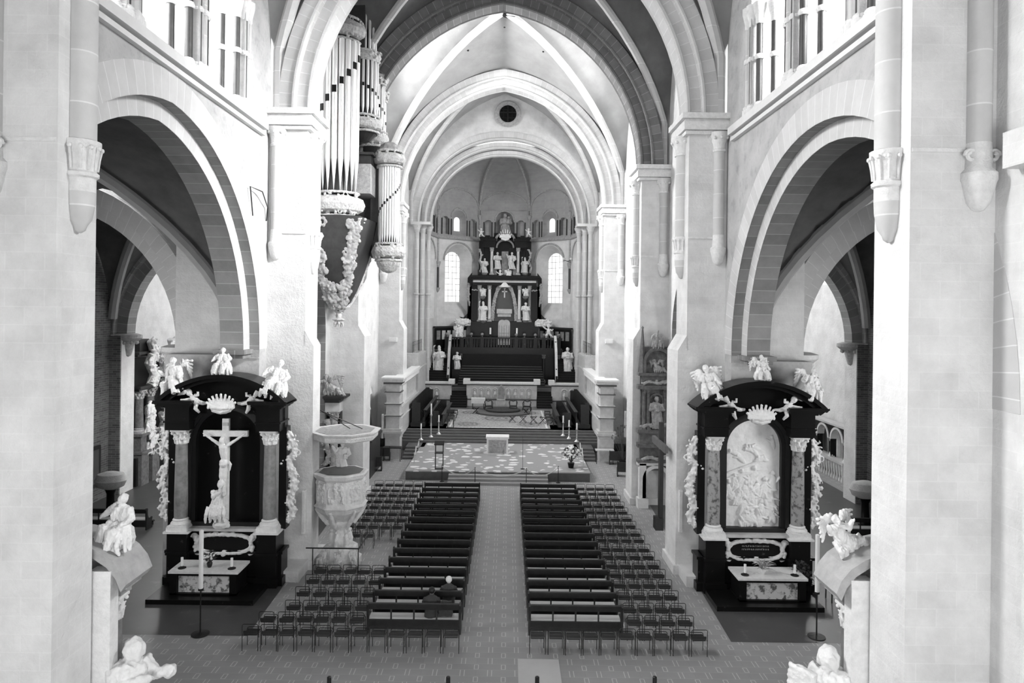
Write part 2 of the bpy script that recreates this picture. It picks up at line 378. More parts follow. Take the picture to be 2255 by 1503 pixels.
# ---- arcade walls, triforium, upper walls
NB = 14.9
MW = [M_old, M_arch_shade, M_vous, M_plaster]
for side, nm in ((-1, 'left'), (1, 'right')):
    mp = side_map(side); HO = 7.3 if side < 0 else 6.9
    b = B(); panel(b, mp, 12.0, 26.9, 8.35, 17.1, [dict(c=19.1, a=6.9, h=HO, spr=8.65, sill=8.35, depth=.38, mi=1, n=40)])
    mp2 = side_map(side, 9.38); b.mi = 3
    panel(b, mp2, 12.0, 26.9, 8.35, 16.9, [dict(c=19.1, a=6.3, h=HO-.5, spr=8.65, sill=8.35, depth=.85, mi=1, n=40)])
    mp3 = side_map(side, 10.23); b.mi = 0; panel(b, mp3, 12.0, 26.9, 8.35, 16.9, [dict(c=19.1, a=6.3, h=HO-.5, spr=8.65, sill=8.35, n=40)])
    b.box(*sorted((AX+side*9.01, AX+side*(12.6 if side < 0 else 12.1))), 26.05, 26.9, 0, 8.42); b.box(*sorted((AX+side*9.02, AX+side*10.5)), 25.98, 26.9, 8.3, 8.62); b.mi=1; b.box(*sorted((AX+side*9.32, AX+side*10.28)), 25.22, 26.1, 8.34, 8.5); b.box(*sorted((AX+side*9.22, AX+side*10.38)), 25.12, 26.1, 8.5, 8.66)
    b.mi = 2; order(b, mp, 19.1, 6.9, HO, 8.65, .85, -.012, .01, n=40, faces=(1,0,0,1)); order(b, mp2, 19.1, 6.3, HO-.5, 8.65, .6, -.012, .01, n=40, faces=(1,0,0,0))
    struct('wall_'+nm, b, MW)
    b = B(); mpt = side_map(side)                                           # string course
    for (z0, z1, d) in ((16.78, 16.92, -.16), (17.0, 17.28, -.26)):
        b.box(*sorted((AX+side*9.02, AX+side*(9+d))), 13.1, 26.0, z0, z1)
    struct('trim_1', b, M_vous)
    # triforium: one long opening with three clusters of colonnettes
    b = B(); mi = b.mi
    panel(b, mp, 12.0, 26.9, 17.1, 31, [dict(c=c_, a=1.62, h=1.7, spr=21.6, sill=17.4, depth=1.3, n=12) for c_ in (15.15, 19.05)] + [dict(c=22.75, a=1.55, h=1.7, spr=21.6, sill=17.4, depth=1.3, n=12)])
    struct('wall_'+nm+'_gallery', b, MW)
    for k, c_ in enumerate((15.15, 19.05, 22.75)):
        b = B(); x = AX+side*10.15
        b.quad((x, c_-1.65, 17.4), (x, c_+1.65, 17.4), (x, c_+1.65, 23.4), (x, c_-1.65, 23.4)); o = struct('window_1', b, M_glass)
    # other bays
    for i, (ya, yb) in enumerate(((28.5, 36.4), (38, 50.1), (51.7, 64.2))):
        b = B(); lo = [dict(c=32.6, a=2.9, h=3.6, spr=9.0, sill=0, depth=1.6, mi=1, n=16)] if i == 0 else []
        b.mi = 3; panel(b, mp, ya-.1, yb+.1, 0, 17.1, lo)
        hi = [dict(c=(ya+yb)/2, a=[1.0, 1.9, 1.9][i], h=[1.0, 1.9, 1.9][i], spr=24.2, sill=19.5, depth=1.0, n=12)]
        panel(b, mp, ya-.1, yb+.1, 17.1, 31, hi); struct('wall_'+nm+'_bay', b, MW)
        b = B(); h = hi[0]; x = AX+side*9.9
        b.quad((x, h['c']-h['a'], 19.5), (x, h['c']+h['a'], 19.5), (x, h['c']+h['a'], 26.2), (x, h['c']-h['a'], 26.2)); struct('window_2', b, M_glass)
# gallery colonnettes (repeats)
def colonnette(dark, r):
    b = B(); b.mi = 1; b.lathe([(r*1.9,0),(r*1.9,.28),(r*1.5,.30),(r*1.6,.38),(r*1.15,.44)], n=10)
    b.mi = 0; b.lathe([(r,.44),(r,3.25)], n=10)
    b.mi = 1; b.lathe([(r*1.25,1.95),(r*1.5,2.0),(r*1.5,2.06),(r*1.25,2.12)], n=10)
    b.lathe([(r*1.1,3.2),(r*1.25,3.26),(r*1.3,3.4),(r*2.0,3.75),(r*2.1,3.85),(r*2.1,3.95)], n=10)
    o = finish('gallery_column', b, [M_darkshaft if dark else M_shaft, M_carved], smooth=True, kind='structure'); me = o.data; bpy.data.objects.remove(o); return me
cn_d, cn_g = colonnette(True, .115), colonnette(False, .115)
for side in (-1, 1):
    for g, (ya, yb) in enumerate(((16.85, 17.4), (20.75, 21.15), (24.35, 24.6), (13.4, 13.5))):
        for k, (dy, dx, me) in enumerate(((-.22, .12, cn_d), (0.02, -.02, cn_d), (.24, -.06, cn_g), (.48, .02, cn_d), (-.42, .55, cn_d), (.66, .5, cn_d))):
            if g == 2 and dy > .3: continue
            o = inst('gallery_column', me, loc=(AX+side*(9.12+dx), ya+.1-.05+dy*1.25, 17.28)); o['kind'] = 'structure'
# ---- vaults
b = B(); V1 = vault(b, AX-9.05, AX+9.05, 12.7, 27.3, 18, 10, 12, 10)
struct('ceiling', b, M_vault, smooth=60); b = B()
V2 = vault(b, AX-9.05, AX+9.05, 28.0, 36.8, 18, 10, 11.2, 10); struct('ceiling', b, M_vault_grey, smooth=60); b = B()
V3 = vault(b, AX-9.05, AX+9.05, 37.5, 50.5, 18, 9.6, 11.6, 10)
V4 = vault(b, AX-9.05, AX+9.05, 51.2, 64.6, 18, 10, 12.6, 12.6)
struct('ceiling', b, M_vault, smooth=60)
b = B()
for V, r in ((V1, .24), (V2, .2), (V3, .26), (V4, .22)): ribs(b, V, r, .1, .962, True)
struct('trim_2', b, M_shaft, smooth=True)
b = B(); b.lathe([(.42, 0), (.42, .4)], (AX+.3, 44.0, 29.2), 16)
struct('trim_3', b, M_black)  # black plug painted for the shade of a hole in the vault crown
b = B(); rnd = random.Random(3)
for tx, ty in ((-.45,-.3),(.5,-.35),(-.2,-.05),(.22,-.08),(-.5,.25),(.5,.2),(0,.35),(-.28,.5),(.3,.48),(-.7,.0),(.68,.02)):
    p = V3(tx, ty); b.lathe([(.09,-.03),(.09,.1)], p, 8)
struct('trim_4', b, M_black)
# ---- transverse arches
for k, Y in enumerate((12.0, 26.8, 36.3, 50.0)):
    mp = cross_map(Y); b = B(); D = 1.2 if k == 0 else 1.7
    order(b, mp, 0, 7.5, 8.7, 18, .55, .35, D-.3, n=40); order(b, mp, 0, 8.05, 9.25, 18, .62, 0, D, n=40)
    for d in (.35, D-.3): b.tube([mp(s, d, z) for s, z in arc(0, 7.55, 18, 8.75, 40)], .1, 6)
    b.tube([mp(s, -.02, z) for s, z in arc(0, 8.08, 18, 9.28, 40)], .08, 6)
    struct('trim_5', b, M_ringdark if k == 2 else M_vous, smooth=30)
    b = B(); panel(b, cross_map(Y+.3), -9.2, 9.2, 17.9, 31, [dict(c=0, a=8.6, h=9.8, spr=18, sill=17.9, depth=D-.6, n=30)])
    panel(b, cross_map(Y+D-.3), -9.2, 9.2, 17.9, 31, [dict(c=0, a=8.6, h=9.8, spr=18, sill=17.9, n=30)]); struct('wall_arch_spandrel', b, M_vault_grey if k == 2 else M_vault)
# ---- piers and their shafts
def shaft_mesh(r, zt, style):
    b = B(); b.mi = 0; b.lathe([(r, .9), (r, zt)], n=20)
    b.mi = 1
    if style == 0:   # leaf band capital and tapering corbel
        b.lathe([(r*.98,.0),(r*.98,.25),(r*1.15,.28),(r*1.18,.34),(r*1.0,.38),(r*1.02,.5),(r*1.2,.8),(r*1.3,.86),(r*1.3,.93),(r,.96)], n=20)
        for k in range(12):
            a = PI*2*k/12; c, s = math.cos(a), math.sin(a)
            b.tube([(c*r*1.05,s*r*1.05,.4),(c*r*1.12,s*r*1.12,.62),(c*r*1.25,s*r*1.25,.78)], [.022,.03,.03], 5); b.ball((c*r*1.3,s*r*1.3,.8), .045, 6, 5)
        b.mi = 0; b.lathe([(.02,-.75),(r*.35,-.7),(r*.45,-.62),(r*.75,-.5),(r*.95,-.2),(r*.98,.02)], n=20)
    else:            # bulbous corbel with ring
        b.lathe([(.03,-.25),(r*.5,-.22),(r*.95,-.1),(r*1.25,.15),(r*1.35,.25),(r*1.45,.3),(r*1.45,.42),(r*1.1,.5),(r,.95)], n=20)
    return b
def pier(side, Y0, Y1, near=False):
    nm = 'left' if side < 0 else 'right'
    f = lambda h: AX+side*h
    b = B(); X = lambda a, c: sorted((f(a), f(c)))
    lo = 7.5 if near else 7.15
    hx = 12.6 if side < 0 else 12.1
    b.box(*X(lo, hx), Y0, Y1+(.0 if near else (-.7 if side < 0 and Y0 < 27 else .05)), 0, 18.0 if near else 8.75)
    if not near:
        P = [(lo,8.75),(7.5,9.35),(7.5,8.7)]; b.prism(P, Y0+.001, Y1+(-.7 if side < 0 and Y0 < 27 else .049), lambda a, z, d: (f(a), d, z))
    if not near: b.box(*X(7.5, hx), Y0+.02, Y1, 0.01, 18.0)
    b.box(*X(7.9, 9.3), Y0+.36, Y1-.36, 18.0, 30.5)
    b.box(*X(lo-.1, 9.2), Y0-.1, Y1+.12, 0, .35)
    if 26 < Y0 < 27: b.box(*X(lo+.1, 9.0), Y0-1.3, Y0, 0, .4)
    struct('wall_%s_pier' % nm, b, M_plaster)
    b = B(); b.box(*X(7.52, 8.9), Y0-.02, Y0+.04, 13.15, 13.22)
    if not near:
        for z0, z1, e in ((17.22,17.36,.02),(17.38,17.72,.10),(17.72,17.8,.06),(17.8,18.02,.2)):
            b.box(*X(7.35-e, 9.0), Y0-.12-e, Y1+.12+e, z0, z1)
    struct('trim_6', b, M_carved)
    for hh, y, r, zt, st in ((7.45, (Y0+Y1)/2, .26, 4.9, 0), (8.68, Y0, .21, 4.9, 1 if not near else 2)):
        if near: zt = 9.5
        sb = shaft_mesh(r, zt, st if st < 2 else 1)
        if near and st == 2:
            sb.mi = 1
            for s_ in (-1, 1):
                pts = [(s_*(.2+.11*math.cos(t)*(1-t/14)), -.12, .72+.11*math.sin(t)*(1-t/14)) for t in [i*.6 for i in range(14)]]; sb.tube(pts, .035, 6)
        if not near:
            sb.mi = 1; cb_ = [(r*1.15,4.2),(r*1.2,4.28),(r*1.05,4.32),(r*1.15,4.5),(r*1.75,4.8),(r*1.8,4.95)]; sb.lathe(cb_, n=16)
            for k in range(8):
                a = PI*2*k/8; sb.ball((math.cos(a)*r*1.6, math.sin(a)*r*1.6, 4.72), .07, 6, 5)
        o = finish('trim_7', sb, [M_shaft, M_carved], smooth=True, kind='structure'); o.location = (f(hh), y, 12.35)
        if not near and False: pass
    # shaft up beside transverse arch handled by rib
for side in (-1, 1):
    pier(side, 12.0, 13.15, True)
    for Y0, Y1 in ((26.8, 28.5), (36.3, 38.0), (50.0, 51.7)): pier(side, Y0, Y1)
    # bay-2 inner wall shafts rising to the vault (corner rolls)
    b = B(); f = lambda h: AX+side*h
    # west bay wall beyond the near pier, with a projecting block
    b.box(*sorted((f(9.0), f(9.6))), -8.5, 12.1, 0, 31); b.box(*sorted((f(8.72), f(9.02))), 10.9, 11.45, 12.75, 13.35)
    struct('wall_%s_west' % ('left' if side < 0 else 'right'), b, M_plaster)
b = B(); panel(b, lambda s, d, z: (AX+s, -8.0-d, z), -9.2, 9.2, 0, 31, [dict(c=c_, a=2.2, h=2.2, spr=7.5, sill=2.0, depth=.9, n=16) for c_ in (-5.8, 0, 5.8)]); b.box(AX-9.3, AX+9.3, -9.0, 12.2, 28.5, 29.2); struct('wall_west', b, M_plaster)  # unseen west windows, opened low to light the nave from behind
b = B(); b.quad((AX-9,-8.8,2.9),(AX+9,-8.8,2.9),(AX+9,-8.8,13.4),(AX-9,-8.8,13.4)); struct('added_window_6', b, M_glass)  # glass of the added west windows
b = B(); b.quad((-12,-9,.0),(12,-9,.0),(12,4,.0),(-12,4,.0)); struct('floor_west', b, M_floor)
b = B(); b.box(AX+9.0-.1, AX+9.6, 10.2, 11.15, 0, 7.6); struct('trim_13', b, M_plaster)
# ---- apse arch with clustered shafts
b = B(); mp = cross_map(64.2)
for a_, h_, wd, d0, d1 in ((8.0,7.9,.75,0,.7),(7.45,7.2,.55,.6,1.3),(6.95,6.6,.5,1.2,1.9)):
    order(b, mp, 0, a_, h_, 18.35, wd, d0, d1, n=40); b.tube([mp(s, d0-.03, z) for s, z in arc(0, a_+.05, 18.35, h_+.05, 40)], .12, 6)
struct('trim_8', b, M_vous, smooth=30)
b = B(); panel(b, cross_map(64.27), -9.2, 9.2, 18.3, 31, [dict(c=0, a=8.5, h=8.4, spr=18.35, sill=18.3, depth=.8, n=30)])
struct('wall_apse_arch', b, M_plaster)
b = B(); b.lathe([(1.25,-.02),(1.2,.03),(.75,.04)], (0,0,0), 28, M=Matrix.Translation((AX+.25, 64.1, 28.6)) @ Matrix.Rotation(PI/2, 4, 'X'))
struct('trim_9', b, M_grey_st)
b = B(); Mx = Matrix.Translation((AX+.25, 64.05, 28.6)) @ Matrix.Rotation(PI/2, 4, 'X')
b.lathe([(.8,-.0),(.8,.03)], (0,0,0), 24, M=Mx); b.mi = 1
b.box(AX+.2, AX+.3, 63.9, 64.0, 27.8, 29.4); b.box(AX-.5, AX+1.0, 63.9, 64.0, 28.65, 28.75)
for t in (-.4, .4): b.box(AX+.23+t, AX+.27+t, 63.92, 64.0, 27.95, 29.25); b.box(AX-.45, AX+.95, 63.92, 64.0, 28.6+t-.02, 28.6+t+.02)
struct('window_3', b, [M_black, M_metal])
for side in (-1, 1):
    b = B(); f = lambda h: AX+side*h
    b.box(*sorted((f(8.0), f(9.3))), 64.2, 66.3, 0, 18.35); b.box(*sorted((f(7.5), f(8.5))), 64.9, 66.2, 0, 18.35)
    struct('wall_apse_pier', b, M_plaster)
    b = B()
    for hh, y in ((8.15, 64.05), (7.72, 64.75), (7.2, 65.4)):
        b.lathe([(.2,0),(.2,17.4)], (f(hh), y, 0), 14)
        b.lathe([(.24,-.1),(.3,-.03),(.3,.05),(.24,.12)], (f(hh), y, 11.6), 14)
        b.lathe([(.24,0),(.26,.1),(.3,.35),(.44,.62),(.46,.7)], (f(hh), y, 17.4), 12)
        for k in range(6): b.ball((f(hh)+math.cos(k)*.34, y+math.sin(k)*.34, 17.95), .09, 6, 5)
    b.box(*sorted((f(6.85), f(8.7))), 63.7, 65.8, 18.1, 18.36)
    struct('trim_10', b, M_shaft, smooth=True)
# ---- apse: five facets
AC, AP = 66.0, 7.4; HW = AP*math.tan(math.radians(20))
def facet_map(phi):
    s_, c_ = math.sin(phi), math.cos(phi)
    return lambda s, d, z: (AX + (AP+d)*s_ + s*c_, AC + (AP+d)*c_ - s*s_, z)
bt = B(); br_ = B(); bd = B()
for k, ph in enumerate((-80, -40, 0, 40, 80)):
    mp = facet_map(math.radians(ph)); b = B()
    hl = [] if ph == 0 else [dict(c=0, a=1.72, ai=.98, sill=9.3, silli=11.0, spr=15.3, spri=15.3, h=1.72, hi=.98, depth=1.2, n=20)]
    panel(b, mp, -HW, HW, 0, 17.6, hl)
    nh = [dict(c=-1.75, a=.36, sill=18.0, spr=19.45, h=.36, depth=.35, back=True, n=10), dict(c=1.75, a=.36, sill=18.0, spr=19.45, h=.36, depth=.35, back=True, n=10)]
    if ph == 0: nh.append(dict(c=0, a=.98, sill=17.9, spr=19.9, h=.98, depth=.8, back=True, n=16))
    else: nh.append(dict(c=0, a=.9, ai=.36, ci=.25*(1 if ph > 0 else -1)*(-1), sill=17.9, silli=18.5, spr=19.7, spri=19.6, h=.9, hi=.36, depth=.8, n=16))
    b.mi = 1; panel(b, mp, -HW, HW, 17.6, 20.9, nh)
    # melon cell of the vault
    cr = Vector((AX, AC-.2, 26.2)); n1, n2 = 14, 12; base = len(b.v)
    for i in range(n1+1):
        s = -HW + 2*HW*i/n1; d = abs(s)/HW; zb = 20.95 + 1.9*math.sqrt(max(0, 1-d*d))
        p0 = Vector(mp(s, 0, 0))
        for j in range(n2+2):
            if j == 0: b.v.append((p0.x, p0.y, 20.88)); continue
            t = (j-1)/n2*PI/2; cc = 1-math.cos(t)
            b.v.append((p0.x+(cr.x-p0.x)*cc, p0.y+(cr.y-p0.y)*cc, zb+(cr.z-zb)*math.sin(t)))
    for i in range(n1):
        for j in range(n2+1):
            a = base+i*(n2+2)+j; b.face((a, a+1, a+n2+3, a+n2+2))
    struct('wall_apse', b, [M_plaster, M_apse], smooth=35)
    bt.tube([mp(s, -.04, z) for s, z in [( -HW+.15, 20.4)] + [(s*1, 20.95+1.9*math.sqrt(max(0, 1-(s/(HW-.12))**2))) for s in [(-HW+.14)+ (2*HW-.28)*i/20 for i in range(21)]] + [(HW-.15, 20.4)]], .09, 6)
    bt.tube([mp(-HW, -.1, 17.6), mp(HW, -.1, 17.6)], .14, 6); bt.box
    if ph: bt.tube([mp(s, -.04, z) for s, z in arc(0, 1.9, 15.3, 1.9, 20)], .1, 6)
    if ph:
        wf = B(); x = .98
        for s in (-.5, 0, .5): wf.tube([mp(s, 1.15, 11.0), mp(s, 1.15, 16.2)], .018, 4)
        for z in [11.6+.62*i for i in range(8)]: wf.tube([mp(-.98, 1.15, z), mp(.98, 1.15, z)], .018, 4)
        wf.mi = 1; n = len(wf.v); P = [(-.98, 11.0)] + arc(0, .98, 15.3, .98, 16) + [(.98, 11.0)]
        wf.v += [mp(s, 1.17, z) for s, z in P]; wf.face(range(n, n+len(P))); struct('window_4', wf, [M_metal, M_glass])
    bt.tube([mp(s, -.03, z) for s, z in arc(0, 1.02, 19.8, 1.02, 20)], .09, 6)
    for c_ in (-1.75, 1.75): bt.tube([mp(s, -.03, z) for s, z in arc(c_, .42, 19.45, .42, 10)], .05, 6)
    for s in (-1.02, 1.02, -2.2, 2.2, -1.34, 1.34): bd.tube([mp(s, -.03, 17.95), mp(s, -.03, 19.6)], .075, 6)
for ph in (-60, -20, 20, 60):
    p = math.radians(ph); r = AP/math.cos(math.radians(20)) - .06
    x, y = AX+r*math.sin(p), AC+r*math.cos(p)
    br_.lathe([(.02,-.5),(.12,-.4),(.24,-.15),(.28,0)], (x, y, 12.4), 10); br_.lathe([(.12,0),(.12,5.4)], (x, y, 14.9), 10); br_.lathe([(.16,0),(.3,.45),(.3,.6)], (x, y, 14.5), 10)
    br_.lathe([(.16,0),(.28,.3),(.28,.42)], (x, y, 19.9), 10)
    bd.lathe([(.15,0),(.15,2.15)], (x, y, 12.4), 10)
    P = []
    for j in range(17):
        t = j/16*PI/2; cc = 1-math.cos(t); P.append((x+(cr.x-x)*cc, y+(cr.y-y)*cc, 20.9+(cr.z-20.9)*math.sin(t)-.05))
    br_.tube(P, .14, 8)
struct('trim_11', bt, M_grey_st, smooth=True); struct('trim_12', br_, M_grey_st, smooth=True); struct('trim_14', bd, M_darkshaft, smooth=True)
b = B(); b.lathe([(.5,-.1),(.55,.05),(.3,.1)], (AX, AC-.2, 25.8), 14); struct('trim_15', b, M_grey_st)
# ---- aisles
for side, nm in ((-1, 'left'), (1, 'right')):
    f = lambda h: AX+side*h
    X = lambda a, c: sorted((f(a), f(c)))
    ih, oh = (12.7, 20.4) if side < 0 else (12.2, 19.35); cc, aa = (ih+oh)/2, (oh-ih)/2-.08
    b = B()
    V = vault(b, *X(10.2, oh+.55), 12, 26.9, 8.65, 6.2, 7.4, 6.2, hr=1.2); W_ = vault(b, *X(11.25, oh+.55), 28.4, 36.9, 8.65, 6.2, 7.0, 6.2, hr=1.2)
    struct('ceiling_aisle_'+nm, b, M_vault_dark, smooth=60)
    b = B(); ribs(b, V, .24, .1); ribs(b, W_, .24, .1); struct('trim_16', b, M_ringdark, smooth=True)
    for Y in (26.9, 36.9):
        mp = lambda s, d, z, Y=Y: (f(s), Y+d, z)
        b = B(); order(b, mp, cc, aa, 5.3, 8.65, .55, .35, 1.2, n=24); order(b, mp, cc, aa+.55, 5.85, 8.65, .6, 0, 1.5, n=24)
        struct('trim_17', b, M_arch_shade if Y > 30 else M_vous, smooth=30)
        b = B(); panel(b, lambda s, d, z, Y=Y: (f(s), Y+.2+d, z), 10.2, oh+1.1, 8.6, 17, [dict(c=cc, a=aa+.95, h=6.3, spr=8.65, sill=8.6, depth=1.1, n=20)])
        b.box(*X(oh, oh+1.2), Y, Y+1.3, 0, 8.66)
        if Y > 30: b.box(*X(11.0, 12.1), Y, Y+1.3, 0, 8.66)
        struct('wall_%s_aisle_arch' % nm, b, M_plaster if Y > 30 else M_old)
        b = B()
        for hh, s_ in ((ih, 1), (oh+.05, -1)):
            b.lathe([(.02,-1.1),(.2,-1.0),(.34,-.5),(.38,-.28),(.55,-.22),(.75,-.05),(.75,.12),(.5,.2)], (f(hh), Y+.65, 8.5), 14)
            for k in range(5):
                a = PI*(k-2)/4.5; b.ball((f(hh)+side*s_*math.cos(a)*.5, Y+.65-math.sin(a)*.5, 8.2), .1, 6, 5)
        struct('trim_18', b, M_carved if Y < 30 else M_grey_st, smooth=True)
    b = B(); panel(b, lambda s, d, z: (f(oh+.6+d), s, z), 11, 37, 0, 17, [dict(c=18.5, a=1.8, h=1.8, spr=9.0, sill=4.0, depth=.6, n=14)]); b.box(*X(oh+.01, oh+.65), 36.8, 36.89, 0, 8.6); b.box(*X(11.2, oh+.9), 11.2, 12.0, 0, 17)  # unseen window opening added in the outer wall to let light in
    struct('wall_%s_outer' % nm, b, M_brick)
    area('added_daylight_aisle_'+nm, (f(oh+1.8), 18.5, 7.5), (f(10.8), 28.0, 7.5), 3.4, 5, 230, 90)  # lamp added to brighten the aisle side of the pier
    b = B(); x_ = f(oh+1.25); b.quad((x_, 16.6, 3.9), (x_, 20.4, 3.9), (x_, 20.4, 11), (x_, 16.6, 11)); struct('added_window_7', b, M_glass)  # pane of the added aisle window
    b = B()                                                             # bright chamber beyond the aisle
    b.box(*X(11.25, 11.9), 38.2, 56, 0, 17)
    panel(b, lambda s, d, z: (f(21.6+d), s, z), 38.2, 56, 0, 17, [dict(c=47, a=2.4, h=2.0, spr=14.3, sill=12.2, depth=.8, n=16)])
    panel(b, lambda s, d, z: (f(s), 56+d, z), 11.3, 21.7, 0, 17, [dict(c=16.4, a=2.0, h=2.0, spr=14.3, sill=12.5, depth=.6, n=16)])
    b.box(*X(oh+.45, 21.7), 38.1, 38.3, 0, 17)
    b.box(*X(17.6, 18.3), 54.6, 56, 0, 17)
    struct('wall_%s_chapel' % nm, b, M_plaster)
    b = B(); b.box(*X(11.25, 21.8), 38.2, 56.2, 17, 17.2); struct('ceiling_chapel_'+nm, b, M_vault)
    b = B(); b.quad((f(22.3), 44.5, 12), (f(22.3), 49.5, 12), (f(22.3), 49.5, 16.6), (f(22.3), 44.5, 16.6)); b.quad((f(14), 56.5, 12.3), (f(18.6), 56.5, 12.3), (f(18.6), 56.5, 16.6), (f(14), 56.5, 16.6)); struct('window_5', b, M_glass)
    area('daylight_chapel_'+nm, (f(24.5), 47, 14.2), (f(12), 44, 6), 5, 6, 4800)
    area('daylight_chapel_east_'+nm, (f(16.4), 58, 14.2), (f(17), 40, 6), 4, 5, 1500)
    b = B()
# ================================================================ NAVE FURNITURE
def box_curve(b, pts, r, n=6): b.tube(pts, r, n)
# ---- stacking chair
def chair_parts():
    b = B(); w_ = .225; t = .011
    def U(y, z, w, c=.05): return [(-w,y,0),(-w,y,z-c),(-w+c*.3,y,z-c*.3),(-w+c,y,z),(w-c,y,z),(w-c*.3,y,z-c*.3),(w,y,z-c),(w,y,0)]
    b.tube(U(-.2, .80, .235), t, 5); fr = finish('back_frame', b, M_metal, smooth=True)
    b = B(); b.tube(U(.18, .55, .215), t, 5); b.tube([(-.225,-.2,.47),(-.215,.18,.47)], .009, 5); b.tube([(.225,-.2,.47),(.215,.18,.47)], .009, 5)
    ff = finish('front_frame', b, M_metal, smooth=True)
    b = B(); R = []
    for y, w, z in ((-.17,.19,.47),(-.165,.2,.49),(0,.2,.485),(.15,.185,.495),(.19,.17,.48)):
        R.append([(-w,y,z-.02),(w,y,z-.02),(w,y,z+.012),(-w,y,z+.012)])
    b.rings(R); st = finish('seat', b, M_leather)
    b = B(); b.box(-.205,.205,-.2,-.185,.52,.60); bk = finish('backrest', b, M_leather)
    return fr, ff, st, bk
class Chairs: proto = None
def place_chair(x, y, label, group, rz=0):
    if Chairs.proto is None:
        t = thing('stacking_chair', label, 'chair', (x, y, 0), rz, group)
        for p in chair_parts(): p.parent = t
        Chairs.proto = t; return t
    return dup(Chairs.proto, loc=(x, y, 0), rz=rz, label=label, group=group)
rnd = random.Random(5)
ord_ = ['first','second','third','fourth','fifth','sixth','seventh','eighth','ninth','tenth','eleventh','twelfth','thirteenth','fourteenth','fifteenth','sixteenth','seventeenth']
def J(a): return rnd.uniform(-a, a)
for i in range(12): place_chair(-7.58+.545*i+J(.015), 20.57+J(.02), 'black steel chair, nearest row left of aisle, %s from outer end' % ord_[i], 'nearest row of chairs left of the aisle', J(.02))
for i in range(10): place_chair(1.02+.535*i+J(.015), 20.57+J(.02), 'black steel chair, nearest row right of aisle, %s from aisle' % ord_[i], 'nearest row of chairs right of the aisle', J(.02))
Lrows = [(21.45, 6, -7.36), (22.3, 5, -6.83), (23.35, 5, -6.83), (24.4, 5, -6.83), (25.35, 5, -6.83)]
for r, (y, n, x0) in enumerate(Lrows):
    for i in range(n): place_chair(x0+.55*i+J(.02), y+J(.02), 'black steel chair before the pulpit, %s row back, %s from outer end' % (ord_[r+1], ord_[i]), 'chairs left of the benches before the pulpit', J(.03))
for r, y in enumerate([29.35, 30.5, 31.5, 32.4, 33.5, 34.5, 35.6, 36.6, 37.7]):
    for i in range(5):
        x = -6.95+.54*i
        if r == 0 and i in (0, 3, 4): continue
        place_chair(x+J(.02), y+J(.03), 'black steel chair beyond the pulpit, %s row from it, %s from outer end' % (ord_[r], ord_[i]), 'chairs left of the benches beyond the pulpit', J(.03))
for r, y in enumerate([21.5, 22.4, 23.4, 24.35, 25.3, 26.2, 27.15, 28.0, 29.1, 29.9, 31.0, 32.0, 33.1, 34.1, 35.3, 36.4, 37.4]):
    for i in range(4):
        place_chair(4.1+.527*i+J(.008), y+J(.012), 'black steel chair beside right benches, %s row from near, %s from bench' % (ord_[r], ord_[i]), 'chairs right of the right benches', J(.03))
# ---- benches
def bench():
    W2 = 1.465; t = thing('church_bench', 'x', 'bench')
    def endp():
        b = B(); P = [(-.06,0),(.46,0),(.46,.10),(.40,.16),(.42,.36),(.47,.47),(.42,.52),(.30,.50),(.14,.53),(.06,.66),(.04,.86),(.06,.93),(.02,1.0),(-.06,1.0),(-.10,.92),(-.07,.8),(-.04,.5),(-.06,.2)]
        b.prism(P, -.028, .028, lambda a, z, d: (d, a, z)); return b
    e = finish('end_panel', endp(), M_wood, t, (-W2, 0, 0)); dup(e, t).location = (W2, 0, 0)
    b = B(); P = [(-.035,.76),(.0,.76),(.03,.93),(.045,.95),(-.01,.965),(-.06,.955),(-.06,.93)]; b.prism(P, -W2, W2, lambda a, z, d: (d, a, z)); finish('top_rail', b, M_wood, t)
    b = B(); b.box(-W2, W2, -.03, .0, .14, .44)
    for k in range(5): b.box(-W2+k*.72, -W2+k*.72+.05, -.035, -.0, .42, .78)
    finish('backrest', b, M_wood, t)
    b = B(); R = []
    for y, z in ((.02,.455),(.05,.47),(.25,.465),(.40,.475),(.43,.455),(.42,.44),(.02,.43)): R.append((y, z))
    b.prism(R, -W2+.03, W2-.03, lambda a, z, d: (d, a, z)); finish('seat', b, M_seat, t)
    b = B(); b.box(-W2+.05, W2-.05, .66, .82, .17, .22); b.box(-W2+.1, -W2+.15, .68, .8, 0, .17); b.box(W2-.15, W2-.1, .68, .8, 0, .17); b.box(-.03, .03, .68, .8, 0, .17)
    finish('kneeler', b, M_wood, t)
    b = B(); b.box(-W2+.08, W2-.08, .67, .81, .22, .245); finish('kneeler_pad', b, M_leather, t)
    return t
proto = bench()
first = True
for side, xc in (('left', -2.85), ('right', 2.27)):
    for i in range(16):
        y = 21.62 + .995*i
        lb = 'dark oak bench %s of the central aisle, %s from near end' % (side, ord_[i])
        if side == 'left' and i == 1: lb = 'dark oak bench left of the central aisle, second from near, with a white haired person'
        if first: o = proto; first = False; o.location = (xc, y, 0)
        else: o = dup(proto, loc=(xc, y, 0))
        o['label'] = lb; o['group'] = 'dark oak benches %s of the aisle' % side
